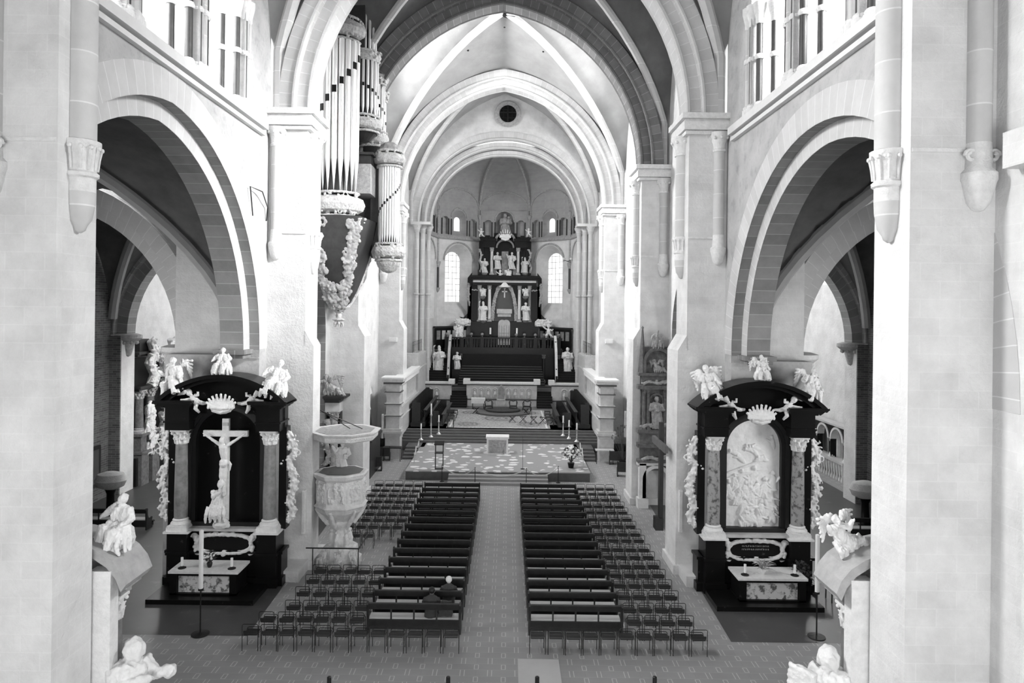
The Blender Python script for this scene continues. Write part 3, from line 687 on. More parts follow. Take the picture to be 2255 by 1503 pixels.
# ---- foreground posts, slab
b = B(); b.box(.42, 1.62, 18.1, 20.08, .0, .02); tag(finish('floor_mat', b, M_step2 if 'M_step2' in globals() else mat('pale_mat', .48, .8, .04, 2)), 'pale grey rectangular mat on the floor at the near end of the aisle', 'mat')
for px, w_ in ((725, 'leftmost'), (987, 'second from left'), (1183, 'standing by the pale mat'), (1442, 'rightmost')):
    p = at(px, 1490, 17.2); b = B(); b.lathe([(.055,0),(.055,p.z),(.04,p.z+.015)], (0,0,0), 10)
    t = thing('barrier_post', 'short dark post at the bottom edge of the view, %s' % w_, 'post', (p.x, 17.2, 0), 0, 'short dark posts at the near edge'); b2 = B(); b2.lathe([(.16,0),(.16,.02),(.06,.04)], n=12)
    finish('pole', b, M_metal, t, smooth=True); finish('base', b2, M_metal, t)
# ---- people on the bench
def sitter(name, label, x, y, hair, lean=0.0, cover=False, parts=True):
    t = thing(name, label, 'person', (x, y, 0))
    b = B(); L = lean
    R = []
    for z, rx, ry, dy in ((.46,.21,.17,.0),(.55,.2,.15,.0),(.68,.18,.12,.01+L*.2),(.82,.2,.12,.03+L*.5),(.95,.215,.12,.05+L*.8),(1.02,.19,.10,.06+L),(1.06,.10,.08,.07+L*1.05),(1.10,.065,.065,.08+L*1.1)):
        R.append([(rx*math.cos(a), dy+ry*math.sin(a), z-L*.25*(z-.46)) for a in [2*PI*k/16 for k in range(16)]])
    b.rings(R)
    for s in (-1, 1):
        b.tube([(s*.19,.05+L*.9,1.0-L*.13),(s*.25,.06+L*.6,.85),(s*.25,.14+L*.5,.7),(s*.18,.32,.62),(s*.08,.42,.60)], [.065,.062,.055,.045,.035], 8)
        b.tube([(s*.10,.0,.55),(s*.12,.25,.55),(s*.13,.46,.53),(s*.13,.48,.3),(s*.13,.46,.08)], [.1,.1,.075,.06,.045], 8)
        b.tube([(s*.13,.44,.05),(s*.13,.6,.04)], [.05,.04], 6)
    body = sculpt(b, .02, M_coat, .006, 12); inst('clothed_body', body, t, label='dark wool coat and trousers')
    hz, hy = 1.20-L*.25, .09+L*1.2
    b = B(); b.ball((0,hy,hz), .095, 14, 10, 1, 1.08, 1.2); b.ball((0,hy+.1,hz-.015), .018, 6, 5, 1, 1, 1.3); b.ball((0,hy+.085,hz-.055), .03, 6, 5, 1.2, .6, .5)
    for s in (-1, 1): b.ball((s*.095,hy,hz-.01), .025, 6, 5, .5, 1, 1.3)
    b.tube([(0,hy-.02,hz-.16),(0,hy,hz-.05)], .05, 8)
    inst('head', sculpt(b, .012, M_skin), t)
    b = B(); b.ball((0,hy-.02,hz+.025), .105, 14, 10, 1, 1.06, 1.1); inst('hair', sculpt(b, .014, hair, .008, 30), t)
    for s in (-1, 1):
        b = B(); c = (s*.055, .44, .60); b.ball(c, .036, 8, 6, 1, 1.1, .6)
        for f in range(4):
            x0 = c[0]+(f-1.5)*.017; b.tube([(x0,.46,.605),(x0*.8,.505,.60),(x0*.6,.525,.575)], [.0085,.008,.007], 5)
        b.tube([(c[0]-s*.03,.44,.61),(c[0]-s*.035,.475,.62),(c[0]-s*.02,.50,.62)], [.009,.009,.007], 5)
        inst('hand', sculpt(b, .006, M_skin), t)
    return t
sitter('person', 'person with white hair in a dark coat seated on a left bench near the aisle', -1.86, 22.80, M_hair_w)
sitter('person', 'black-haired person in a dark coat leaning low on a left bench near the aisle', -2.34, 21.80, M_hair_b, .16)
b = B(); b.tube([(-.2,0,.52),(0,.02,.6),(.2,0,.56)], [.1,.14,.11], 8); b.box(-.24,.22,-.1,.14,.48,.56); b.tube([(-.2,.0,.6),(-.05,-.02,.9),(.18,-.02,.88)], [.08,.1,.07], 8)
o = inst('folded_coat', sculpt(b, .02, M_coat, .02, 9, 3), loc=(-1.87, 21.84, 0)); tag(o, 'dark coat heaped on the nearest left bench at its aisle end', 'coat')
# ---- tall paschal candle stands and slim white speakers
for px, py, zt, nm in ((441, 1396, None, 'left'), (1798, 1402, None, 'right')):
    g_ = at(px, py, 1); Y = F*CH/((CH-g_.z)*F) if False else CH/(CH-g_.z); x = at(px, py, Y).x
    t = thing('candle_stand', 'tall white candle on a slender black stand with round foot, by the %s side altar' % nm, 'candle stand', (x, Y, 0))
    b = B(); b.lathe([(.27,0),(.27,.03),(.03,.06)], n=24); finish('foot', b, M_metal, t)
    b = B(); b.lathe([(.022,.03),(.022,1.38),(.08,1.38),(.08,1.44),(.02,1.45)], n=12); finish('pole', b, M_metal, t)
    b = B(); b.lathe([(.066,1.40),(.066,3.25),(.02,3.27)], n=16); finish('candle', b, M_wax, t, smooth=True)
for px, y0, y1, Y, nm, wh in ((667, 1080, 1175, 26.6, 'left', 'left pier beside the crucifix altar'), (1499, 1080, 1172, 26.6, 'right', 'right pier beside the relief altar'), (842, 912, 965, 46.5, 'left', 'left choir pillar'), (1377, 905, 962, 46.5, 'right', 'right choir pillar')):
    a_, c_ = at(px, y1, Y), at(px, y0, Y); b = B(); w_ = .07; b.box(a_.x-w_, a_.x+w_, Y+.02, Y+.17, a_.z, c_.z)
    b2 = B(); b2.box(a_.x-w_*.7, a_.x+w_*.7, Y+.0, Y+.02, a_.z+.06, c_.z-.06)
    t = thing('column_loudspeaker', 'slim white column loudspeaker fixed beside %s' % wh, 'loudspeaker', (0,0,0)); finish('housing', b, M_white, t); finish('grille', b2, M_plaster, t)
# ================================================================ CARVED FIGURES AND ORNAMENT (unit height, shared)
def robe(b, h=1.0, lean=0, w=.17, seed=0, base=0.0, top=.82, sway=.03):
    R = []; n = 28
    for i in range(15):
        t = i/14; z = base + (top-base)*t
        r = w*(1.12-.42*t) if t < .62 else w*(.86 + .14*math.sin((t-.62)/.38*PI)) * (1 if t < .93 else .55)
        cx = lean*t + sway*math.sin(t*4+seed)
        R.append([((r*(1+.13*math.sin(5*a+seed+3*t)*(1-t*.6)+.06*math.sin(11*a-seed)))*math.cos(a)*h+cx*h, (r*.74*(1+.12*math.sin(6*a+seed*2-2*t)*(1-t*.5)))*math.sin(a)*h, z*h) for a in [2*PI*k/n for k in range(n)]])
    b.rings(R)
def headof(b, c, r, hood=False, beard=False):
    x, y, z = c
    b.ball((x,y,z), r, 12, 9, .86, 1, 1.2); b.ball((x,y-r*.98,z-r*.1), r*.16, 6, 5, 1, 1, 1.6); b.ball((x,y-r*.8,z-r*.75), r*.32, 6, 5, 1.2, .8, .7)
    b.ball((x,y+r*.3,z+r*.3), r*(1.4 if hood else 1.06), 10, 8, 1, 1, 1.15)
    b.tube([(x,y+r*.2,z-r*2.2),(x,y,z-r*.6)], [r*.7,r*.5], 8)
    if beard: b.ball((x,y-r*.6,z-r*1.3), r*.5, 8, 6, .9, .6, 1.4)
    if hood: b.tube([(x,y+r*.5,z+r*.4),(x,y+r*.8,z-r*1.4),(x,y+r*.8,z-r*3.2)], [r*.9,r*1.1,r*1.5], 8)
def arm(b, s, h, el, ha, sh=None, lean=0):
    sh = sh or (s*.145+lean, 0, .77)
    b.tube([Vector(sh)*h, Vector(el)*h, Vector(ha)*h], [.075*h,.07*h,.036*h], 8); b.ball(Vector(ha)*h, .035*h, 6, 5)
    d = (Vector(ha)-Vector(el)).normalized()
    for k in range(4): b.tube([Vector(ha)*h, (Vector(ha)+d*.05+Vector((0,(k-1.5)*.008,.01*(k-1.5))))*h], [.011*h,.008*h], 5)
def drape(b, c, w, hh, n, seed):
    r = random.Random(seed)
    for k in range(n):
        a = r.uniform(PI*.95, PI*2.05); q = w*r.uniform(.5, 1); x, y = c[0]+q*math.cos(a), c[1]+q*.8*math.sin(a)
        b.tube([(x*.7,y*.7,c[2]+hh),(x,y,c[2]+hh*.5),(x*1.12+r.uniform(-.06,.06),y*1.05,c[2]+r.uniform(-.05,.1)*hh)], [.045,.06,.03], 6)
def wings(b, h, z=.75, sp=.42):
    for s in (-1, 1):
        for k in range(6):
            t = k/5; b.tube([(s*.05*h,.1*h,z*h),(s*(.16+.1*t)*h,.16*h,(z+.16-.12*t)*h),(s*(sp-.1*t)*h,.2*h,(z+.12-.5*t)*h)], [.04*h,.05*h,.02*h], 6)
FIG = {}
def fig(name, mat_):
    key = (name, mat_.name)
    if key in FIG: return FIG[key]
    b = B(); vx = .016
    if name == 'saint_crossed':
        robe(b, seed=1); headof(b, (.01,-.02,.92), .062, beard=True); arm(b, -1, 1, (-.2,-.05,.6), (.02,-.16,.66)); arm(b, 1, 1, (.2,-.05,.6), (-.03,-.16,.58))
    elif name == 'saint_raised':
        robe(b, seed=2.5, sway=.05); headof(b, (.0,-.02,.92), .06); arm(b, -1, 1, (-.24,-.06,.68), (-.3,-.12,.86)); arm(b, 1, 1, (.2,-.04,.58), (.12,-.15,.5)); b.box(.05,.16,-.2,-.14,.46,.6)
    elif name == 'bishop':
        robe(b, seed=4, w=.2); headof(b, (0,-.02,.88), .06, beard=True); b.lathe([(.055,0),(.075,.05),(.05,.12),(.005,.17)], (0,0,.93), 10, 1, .7); arm(b, -1, 1, (-.22,-.06,.6), (-.2,-.18,.7)); arm(b, 1, 1, (.22,-.05,.6), (.1,-.18,.6)); b.tube([(-.22,-.18,.02),(-.22,-.18,1.05),(-.16,-.18,1.1),(-.2,-.18,1.02)], .014, 6)
    elif name == 'hooded_book':
        robe(b, seed=3, w=.2, lean=.02); headof(b, (-.03,-.05,.9), .075, hood=True); arm(b, -1, 1, (-.23,-.1,.62), (-.24,-.24,.66)); arm(b, 1, 1, (.2,-.1,.6), (-.08,-.24,.58)); b.box(-.40,-.14,-.3,-.24,.5,.8, Matrix.Rotation(.12, 4, 'Y')); b.box(-.42,-.16,-.26,-.22,.44,.52)
    elif name == 'hooded_hands':
        robe(b, seed=5, w=.2, lean=-.03); headof(b, (.03,-.06,.9), .075, hood=True); arm(b, -1, 1, (-.2,-.1,.62), (.1,-.22,.66)); arm(b, 1, 1, (.22,-.1,.62), (.3,-.2,.64)); b.ball((.32,-.2,.64), .07, 8, 6)
    elif name == 'angel_seated':
        b.lathe([(.2,0),(.24,.12),(.2,.28),(.12,.36)], (0,0,0), 20, 1, .9); robe(b, seed=2, base=.25, top=.74, w=.14)
        b.tube([(-.08,-.05,.33),(-.12,-.3,.32),(-.13,-.34,.04)], [.1,.09,.06], 8); b.tube([(.08,-.05,.33),(.14,-.28,.34),(.2,-.32,.06)], [.1,.09,.06], 8)
        drape(b, (0,-.05,.0), .3, .5, 16, 3); drape(b, (0,0,.42), .17, .3, 9, 5); headof(b, (.02,-.03,.86), .07); arm(b, -1, 1, (-.26,-.05,.55), (-.34,-.16,.68), (-.13,0,.7)); arm(b, 1, 1, (.24,-.08,.5), (.3,-.2,.42), (.13,0,.7)); wings(b, 1, .68)
    elif name == 'figure_seated':
        b.lathe([(.24,0),(.26,.12),(.22,.3),(.12,.38)], (0,0,0), 20, 1, .9); robe(b, seed=7, base=.25, top=.76, w=.15)
        b.tube([(-.08,-.05,.33),(-.16,-.28,.34),(-.2,-.34,.02)], [.11,.1,.07], 8); b.tube([(.08,-.05,.33),(.12,-.3,.33),(.1,-.36,.02)], [.11,.1,.07], 8)
        drape(b, (0,-.05,-.02), .33, .5, 18, 4); drape(b, (0,0,.42), .18, .3, 10, 6); headof(b, (0,-.03,.88), .075, beard=True); arm(b, -1, 1, (-.3,-.02,.6), (-.36,-.14,.5), (-.14,0,.72)); arm(b, 1, 1, (.28,-.02,.56), (.18,-.2,.44), (.14,0,.72))
        for k in range(5): b.tube([(-.28+.12*k,-.2,.3),(-.3+.14*k,-.3,.1),(-.3+.15*k,-.26,-.08)], [.06,.05,.03], 6)
    elif name == 'reclining_scroll':
        b.tube([(.3,.0,.1),(.1,-.05,.16),(-.1,0,.3),(-.18,0,.5)], [.12,.16,.15,.1], 10); headof(b, (-.2,-.03,.66), .07)
        arm(b, -1, 1, (-.42,-.08,.46), (-.52,-.12,.62), (-.25,0,.52)); arm(b, 1, 1, (.02,-.12,.5), (.06,-.2,.66), (-.1,0,.52))
        b.tube([(.3,0,.1),(.42,-.1,.08),(.6,-.1,-.1)], [.1,.07,.05], 8); b.tube([(.25,-.05,.12),(.3,-.2,.2),(.46,-.2,-.02)], [.1,.07,.05], 8); wings(b, 1, .55, .5)
        for k in range(6): b.tube([(-.2+.12*k,.05,.2),(-.22+.14*k,-.12,.05),(-.2+.13*k,-.1,-.1)], [.07,.06,.03], 6)
    elif name == 'putto':
        b.tube([(0,0,.25),(0,-.02,.42),(0,0,.62)], [.14,.15,.12], 10); headof(b, (0,-.03,.84), .13)
        b.tube([(-.13,0,.6),(-.3,-.06,.7),(-.45,-.1,.82)], [.07,.06,.045], 8); b.tube([(.13,0,.6),(.26,-.08,.5),(.36,-.1,.62)], [.07,.06,.045], 8)
        b.tube([(-.07,0,.26),(-.18,-.1,.12),(-.2,.0,-.1)], [.1,.085,.05], 8); b.tube([(.07,0,.26),(.2,-.04,.1),(.36,.02,-.02)], [.1,.085,.05], 8)
    elif name == 'mourner':
        b.lathe([(.26,0),(.3,.1),(.24,.3),(.16,.42)], (0,0,0), 20); b.tube([(0,0,.35),(.03,-.04,.55),(.08,-.06,.72)], [.19,.17,.13], 10); headof(b, (.14,-.08,.9), .085, hood=True)
        arm(b, -1, 1, (-.1,-.16,.6), (.12,-.2,.72), (-.12,-.02,.72)); arm(b, 1, 1, (.24,-.14,.66), (.26,-.18,.86), (.17,-.02,.72))
        for k in range(5): b.tube([(-.24+.12*k,-.12,.3),(-.3+.14*k,-.22,.12),(-.32+.15*k,-.2,-.12)], [.07,.06,.03], 6)
    elif name == 'madonna':
        robe(b, seed=1.6, w=.2); headof(b, (-.02,-.02,.9), .06, hood=True); arm(b, -1, 1, (-.2,-.08,.6), (.08,-.18,.62)); b.tube([(.12,-.14,.6),(.13,-.15,.75)], [.06,.05], 8); b.ball((.13,-.16,.83), .05, 8, 6); arm(b, 1, 1, (.22,-.06,.6), (.12,-.2,.58))
    if name == 'corpus':
        vx = .010
        b.tube([(0,-.02,.50),(.01,-.02,.56),(.0,-.03,.66),(-.01,-.04,.76),(0,-.03,.80)], [.062,.058,.075,.082,.05], 12)
        for s in (-1, 1):
            b.tube([(s*.06,-.03,.785),(s*.2,-.03,.86),(s*.36,-.03,.955),(s*.40,-.03,.975)], [.035,.026,.018,.012], 8)
            for k in range(4): b.tube([(s*.40,-.03,.975),(s*(.425),-.04,.972+.008*k)], .005, 5)
            b.tube([(s*.035,-.02,.50),(s*.035,-.06,.30),(s*.015,-.03,.08),(s*.01,-.05,.0)], [.05,.042,.028,.018], 8); b.tube([(s*.012,-.04,.02),(s*.02,-.08,-.03)], [.02,.014], 6)
        b.ball((-.04,-.07,.865), .042, 10, 8, .9, 1, 1.25); b.ball((-.05,-.105,.845), .012, 6, 5); b.tube([(0,-.03,.78),(-.03,-.06,.85)], .03, 8); b.ball((-.03,-.05,.885), .048, 10, 8)
        b.lathe([(.07,0),(.085,.04),(.078,.1),(.06,.12)], (0,-.025,.44), 14); b.tube([(.08,-.03,.53),(.13,-.04,.48),(.11,-.03,.38)], [.03,.03,.012], 6)
    me = sculpt(b, vx if name == 'corpus' else .0115, mat_, .005 if name == 'corpus' else .010, 26, seed=len(name), folds=0 if name in ('corpus', 'putto') else .016); FIG[key] = me; return me
def scroll_pts(c, r0, turns, a0=0, s=1, n=26, y=0):
    return [(c[0]+s*r0*(1-.75*i/n)*math.cos(a0+turns*2*PI*i/n), y, c[1]+r0*(1-.75*i/n)*math.sin(a0+turns*2*PI*i/n)) for i in range(n+1)]
def foliage(path, wd, mat_, seed=1, vx=.028, dens=26, dp=.5):
    "clumped leaves, flowers and scrolls along a path in the x-z plane"
    r = random.Random(seed); b = B(); n = len(path)
    b.tube([(x, 0, z) for x, z in path], [wd*.30]*n, 8)
    L = [math.hypot(path[i+1][0]-path[i][0], path[i+1][1]-path[i][1]) for i in range(n-1)]; T = sum(L)
    for k in range(dens):
        t = (k+.5)/dens*T; i = 0
        while i < n-2 and t > L[i]: t -= L[i]; i += 1
        q = t/L[i]; x = path[i][0]+(path[i+1][0]-path[i][0])*q; z = path[i][1]+(path[i+1][1]-path[i][1])*q
        x += r.uniform(-.45, .45)*wd; z += r.uniform(-.2, .2)*wd; s = wd*r.uniform(.16, .3)
        if r.random() < .4:
            for m in range(5):
                a = m*PI*.4; b.ball((x+s*.8*math.cos(a), -dp*wd*.5, z+s*.8*math.sin(a)), s*.5, 6, 5, 1, .6)
            b.ball((x, -dp*wd*.65, z), s*.4, 6, 5)
        elif r.random() < .5: b.tube(scroll_pts((x, z), s*1.2, .9*r.choice((-1, 1)), r.uniform(0, 6), y=-dp*wd*.4), s*.32, 6)
        else:
            a = r.uniform(0, 2*PI); b.tube([(x,-dp*wd*.3,z),(x+s*math.cos(a),-dp*wd*.7,z+s*math.sin(a)),(x+1.9*s*math.cos(a+.4),-dp*wd*.35,z+1.9*s*math.sin(a+.4))], [s*.3,s*.45,s*.12], 6)
    return sculpt(b, vx, mat_, vx*.5, 14, seed)
def capital_mesh(r, h, mat_):
    b = B(); b.lathe([(r,0),(r*1.02,h*.1),(r*.98,h*.6),(r*1.25,h*.85)], n=14)
    for row, (zz, m) in enumerate(((.05, 8), (.3, 8))):
        for k in range(m):
            a = 2*PI*(k+.5*row)/m; c, s = math.cos(a), math.sin(a)
            b.tube([(c*r*1.0,s*r*1.0,h*zz),(c*r*1.15,s*r*1.15,h*(zz+.3)),(c*r*1.45,s*r*1.45,h*(zz+.38))], [r*.22,r*.2,r*.1], 6)
    for k in range(4):
        a = PI/4+k*PI/2; c, s = math.cos(a), math.sin(a); b.ball((c*r*1.55,s*r*1.55,h*.76), r*.3, 8, 6)
    b.box(-r*1.4, r*1.4, -r*1.4, r*1.4, h*.88, h)
    return sculpt(b, max(r*.07, .012), mat_, 0)
def column(parent, x, y, z0, z1, r, shaft_mat, cap_mat=None, ch=.55, cap_me=None):
    cap_mat = cap_mat or M_white
    b = B(); b.lathe([(r,.28),(r*1.02,(z1-z0-ch)*.35),(r*.88,z1-z0-ch+.02)], n=20); col = finish('column', b, shaft_mat, parent, smooth=True); col.location = (x, y, z0)
    b = B(); b.box(-r*1.5,r*1.5,-r*1.5,r*1.5,0,.07); b.lathe([(r*1.45,.07),(r*1.5,.12),(r*1.35,.17),(r*1.1,.2),(r*1.22,.25),(r,.3)], n=20); finish('base', b, cap_mat, col, smooth=True)
    k = ('cap', round(r, 3), round(ch, 3), cap_mat.name)
    if k not in FIG: FIG[k] = capital_mesh(r*.92, ch, cap_mat)
    inst('capital', FIG[k], col, (0, 0, z1-z0-ch)); return col
def shell_crown(w, h, mat_, n=7):
    b = B()
    for k in range(n):
        a = PI*(.12+.76*k/(n-1)); b.tube([(0,0,0),(math.cos(a)*w*.38,-.05,math.sin(a)*h*.5),(math.cos(a)*w*.5,-.1,math.sin(a)*h*.95)], [w*.05,w*.07,w*.035], 6); b.ball((math.cos(a)*w*.5,-.1,math.sin(a)*h), w*.05, 6, 5)
    b.ball((0,0,0), w*.32, 14, 8, 1.2, .5, .75); b.tube([(-w*.45,-.08,h*.05),(0,-.16,-h*.08),(w*.45,-.08,h*.05)], w*.06, 6)
    for k in range(9): b.ball(((k/8-.5)*w*.8,-.15,-h*.05), w*.045, 6, 5)
    b.tube([(-w*.3,-.05,-h*.2),(0,-.1,-h*.38),(w*.3,-.05,-h*.2)], w*.08, 6)
    return sculpt(b, w*.022, mat_, w*.01, 20)
M_relief = mat('relief_alabaster', .82, .6, .10, 5, .2, 14)
def relief_panel(a, z0, zs, seed=2, nx=150, amp=.13):
    "low relief of a crowd under a sky and ruined beam; arched top"
    r = random.Random(seed); b = B(); top = zs + a; nz = int(nx*(top-z0)/(2*a)); H = {}
    blobs = []
    for k in range(28):                                   # people in rows
        row = k//6; x = r.uniform(-a*.85, a*.85); z = z0+.25+row*.36+r.uniform(-.1, .1); s = r.uniform(.85, 1.15)
        ang = r.uniform(-.5, .5)
        blobs += [(x, z, .15*s, .30*s, ang, .8-.06*row), (x+.14*s*math.sin(ang), z+.36*s, .07*s, .085*s, 0, 1.0-.06*row), (x+.16*s, z+.12*s, .16*s, .045*s, r.uniform(-1, 1), .95-.06*row), (x-.14*s, z-.08*s, .055*s, .2*s, r.uniform(-.6, .6), .9-.06*row)]
    for k in range(9):                                    # flying figures in the clouds
        x = r.uniform(-a*.7, a*.8); z = zs - .55 + r.uniform(-.2, 1.0); ang = r.uniform(-1.5, 1.5)
        blobs += [(x, z, .09, .24, ang, .55), (x+.2*math.sin(ang), z+.24*math.cos(ang), .06, .07, 0, .65), (x-.1, z+.06, .2, .05, ang+.8, .4)]
    blobs += [(-.25, zs-.75, .95, .05, -.35, .5), (-.3, zs-1.05, .8, .045, -.2, .5), (-.32, zs-1.5, .05, .55, 0, .45), (-.1, z0+.3, .3, .22, .3, 1.0)]
    idx = {}
    def hgt(x, z):
        h = .12*noise.noise(Vector((x*5, z*5, seed)))+.05*abs(noise.noise(Vector((x*9, z*9, 7))))
        for (bx, bz, rx, rz, an, am) in blobs:
            dx, dz = x-bx, z-bz
            if abs(dx) > .9 and rx < .8: continue
            c, s = math.cos(an), math.sin(an); u, v = (dx*c-dz*s)/rx, (dx*s+dz*c)/rz; d = u*u+v*v
            if d < 1: h = max(h, am*math.sqrt(1-d)*.8+.2*am+.07*noise.noise(Vector((x*16, z*16, 1))))
        return h*amp
    for j in range(nz+1):
        for i in range(nx+1):
            x = -a+2*a*i/nx; z = z0+(top-z0)*j/nz; idx[i, j] = len(b.v); b.v.append((x, -hgt(x, z), z))
    for j in range(nz):
        for i in range(nx):
            x = -a+2*a*(i+.5)/nx; z = z0+(top-z0)*(j+.5)/nz
            if z > zs and x*x+(z-zs)**2 > a*a: continue
            b.face((idx[i,j], idx[i+1,j], idx[i+1,j+1], idx[i,j+1]))
    return b
# ================================================================ THE TWO SIDE ALTARS AGAINST THE PIERS
def side_altar(xc, relief, nm):
    Y = 25.4; t = thing('side_altar', ('black marble side altar with white crucifix and arched pediment, left pier' if not relief else 'black marble side altar with white relief panel and arched pediment, right pier'), 'altar', (xc, Y, 0))
    b = B(); b.box(-2.2,2.2,-.3,.55,0,.3); b.box(-2.12,2.12,-.15,.55,.3,1.15); b.box(-2.18,2.18,-.22,.55,1.15,1.25); b.box(-1.2,1.2,-.1,.55,1.25,2.0)
    finish('plinth', b, M_black, t)
    hc = 1.64 if not relief else 1.56
    for s in (-1, 1):
        b = B(); b.box(s*hc-.42, s*hc+.42, -.5, .5, .0, .35); b.box(s*hc-.36, s*hc+.36, -.42, .5, .35, 1.15); b.box(s*hc-.40, s*hc+.40, -.46, .5, 1.15, 1.25); b.box(s*hc-.36, s*hc+.36, -.42, .5, 1.25, 1.95)
        p = finish('pedestal', b, M_black, t); b = B(); b.box(s*hc-.46, s*hc+.46, -.52, .3, 1.95, 2.02); b.box(s*hc-.38, s*hc+.38, -.45, .3, 2.02, 2.16); finish('cap_slab', b, M_white, p)
        column(t, s*hc, -.1, 2.14, 5.72, .235, M_vein if not relief else M_mottle)
        b = B(); b.box(s*(hc+.42)-.14, s*(hc+.42)+.14, .05, .5, 2.0, 5.8); finish('outer_pilaster', b, M_black, t)
    b = B(); b.box(-1.5, 1.5, .3, .52, 2.0, 6.6); finish('back_panel', b, M_black, t)
    b = B(); mp = lambda s, d, z: (s, d, z); a = 1.02 if relief else 1.2; zs = 5.25 if relief else 5.2
    order(b, mp, 0, a, a, zs, .14, .08, .34, zf=2.25); order(b, mp, 0, a+.14, a+.14, zs, .14, .0, .34, zf=2.1); b.box(-a-.28, a+.28, 0, .3, 2.08, 2.25)
    finish('arched_frame', b, M_blackw, t, smooth=30)
    b = B(); b.box(-1.25, 1.25, -.32, .3, 2.0, 2.1); finish('ledge', b, M_marble, t)
    b = B()                                               # entablature, breaking forward over columns
    panel(b, lambda s, d, z: (s, -.02+d, z), -2.15, 2.15, 5.6, 6.9, [dict(c=0, a=a+.27, h=a+.27, spr=zs, sill=5.6, depth=.3, n=20)])
    for s in (-1, 1):
        for (z0, z1, e) in ((5.72,6.0,0),(6.0,6.06,.05),(6.06,6.18,.0),(6.18,6.55,.0),(6.55,6.63,.08),(6.63,6.72,.2),(6.72,6.80,.32)):
            x0, x1 = sorted((s*(hc-.42-e*.6), s*(hc+.46+e))); b.box(x0, x1, -.46-e, .5, z0, z1)
        b.box(*sorted((s*.75, s*1.3)), -.12, .5, 6.3, 6.72)
    finish('entablature', b, M_black, t)
    b = B(); W_ = 2.42; rise = 1.02; R = (W_*W_+rise*rise)/(2*rise); th = math.asin(W_/R)
    def arcseg(off, k=20): return [((R+off)*math.sin(-th+2*th*i/k), 6.78+rise-R+(R+off)*math.cos(-th+2*th*i/k)) for i in range(k+1)]
    o1, i1 = arcseg(.0), arcseg(-.14)
    n = len(o1)
    for (P, Q, d0, d1) in ((i1, o1, -.72, .5), ([(x*.93, z-.12) for x, z in i1], i1, -.58, .5)):
        ring(b, lambda s, d, z: (s, d, z), P, Q, d0, d1)
    b.prism([(-W_*.9, 6.74)] + [(x*.93, z-.06) for x, z in i1] + [(W_*.9, 6.74)], -.1, .5, lambda a_, z, d: (a_, d, z))
    b.box(-2.42, -1.0, -.74, .4, 6.76, 6.84); b.box(1.0, 2.42, -.74, .4, 6.76, 6.84)
    finish('pediment', b, M_black, t, smooth=30)
    key = 'sc'
    if key not in FIG: FIG[key] = shell_crown(1.1, .46, M_white, 9)
    inst('shell_crown', FIG[key], t, (0, -.5, 6.45 if relief else 6.6))
    for s in (-1, 1): inst('putto', fig('putto', M_white), t, (s*.78, -.42, 6.55), (0, s*.7, 0 if s > 0 else PI*0), (.85*(-s), .85, .85))
    # cartouche
    b = B(); P = []
    for i in range(40):
        q = 2*PI*i/40; P.append((1.0*math.copysign(abs(math.cos(q))**.6, math.cos(q)), -.1, 1.42+.34*math.copysign(abs(math.sin(q))**.8, math.sin(q))))
    b.tube(P, .085, 6, closed=True)
    for s in (-1, 1):
        b.tube([(x, -.1, z) for x, _, z in scroll_pts((s*1.08, 1.65), .14, 1.1, 0, s)], .05, 6); b.tube([(x, -.1, z) for x, _, z in scroll_pts((s*1.0, 1.12), .12, 1.1, 2, s)], .05, 6); b.ball((s*.3,-.12,1.78), .09, 8, 6, 1.6, .6)
        for k in range(5): b.ball((s*(1.05+.04*math.sin(k*2)), -.14, 1.2+.12*k), .075, 6, 5)
    b.tube([(x, -.12, z) for x, _, z in scroll_pts((0, 1.05), .12, 1)], .05, 6); b.ball((0,-.14,1.8), .12, 8, 6, 1.5, .6, .7)
    inst('cartouche', sculpt(b, .022, M_white, .02, 10), t, (0, -.06, .08))
    b = B(); b.lathe([(1.0, 0), (1.0, .03)], (0,0,0), 30, 1, .34, M=Matrix.Translation((0, -.12, 1.5)) @ Matrix.Rotation(PI/2, 4, 'X'))
    pl = finish('inscription_panel', b, M_black, t)
    if relief:
        rr = random.Random(4); b = B()                    # worn illegible lines of lettering
        for zz in (1.62, 1.5):
            x = -.5
            while x < .5:
                w_ = rr.uniform(.02, .05); b.box(x, x+w_*.5, -.165, -.155, zz, zz+.055); b.box(x, x+w_, -.165, -.155, zz+rr.choice((0,.025,.045)), zz+rr.choice((.01,.05))+.005); x += w_+.025
        finish('worn_lettering', b, M_grey_st, pl)
    # flanking carved scrolls
    for s in (-1, 1):
        if 'side' not in FIG: FIG['side'] = foliage([(0.05,0),(.18,.25),(.05,.55),(.12,1.0),(.22,1.35),(.1,1.8),(-.02,2.2),(.2,2.6),(.1,3.0),(-.05,3.3)], .42, M_white if True else 0, 7, .026, 60)
        inst('carved_scroll', FIG['side'], t, (s*(hc+.62), .2, 2.35), (0,0,0), (s*1.0, 1, .98))
    if relief: finish('relief_panel', relief_panel(1.02, 2.25, 5.25), M_relief, t, (0, .28, 0), smooth=60)
    else:
        b = B(); b.box(-.125,.125,-.02,.1,2.35,6.12); b.box(-.82,.82,-.03,.1,5.46,5.68); cr_ = finish('crucifix', b, M_white, t, (0,-.14,0))
        inst('corpus', fig('corpus', M_white), cr_, (0, -.07, 3.35), sc=(1.95, 1.95, 2.3))
        b = B(); b.box(-.1,.1,-.06,-.02,5.86,5.98); finish('title_board', b, M_marble, cr_)
        inst('kneeling_mourner', fig('mourner', M_white), t, (-.2, -.35, 2.55), (0,.0,.2), (1.1, 1.1, 1.3))
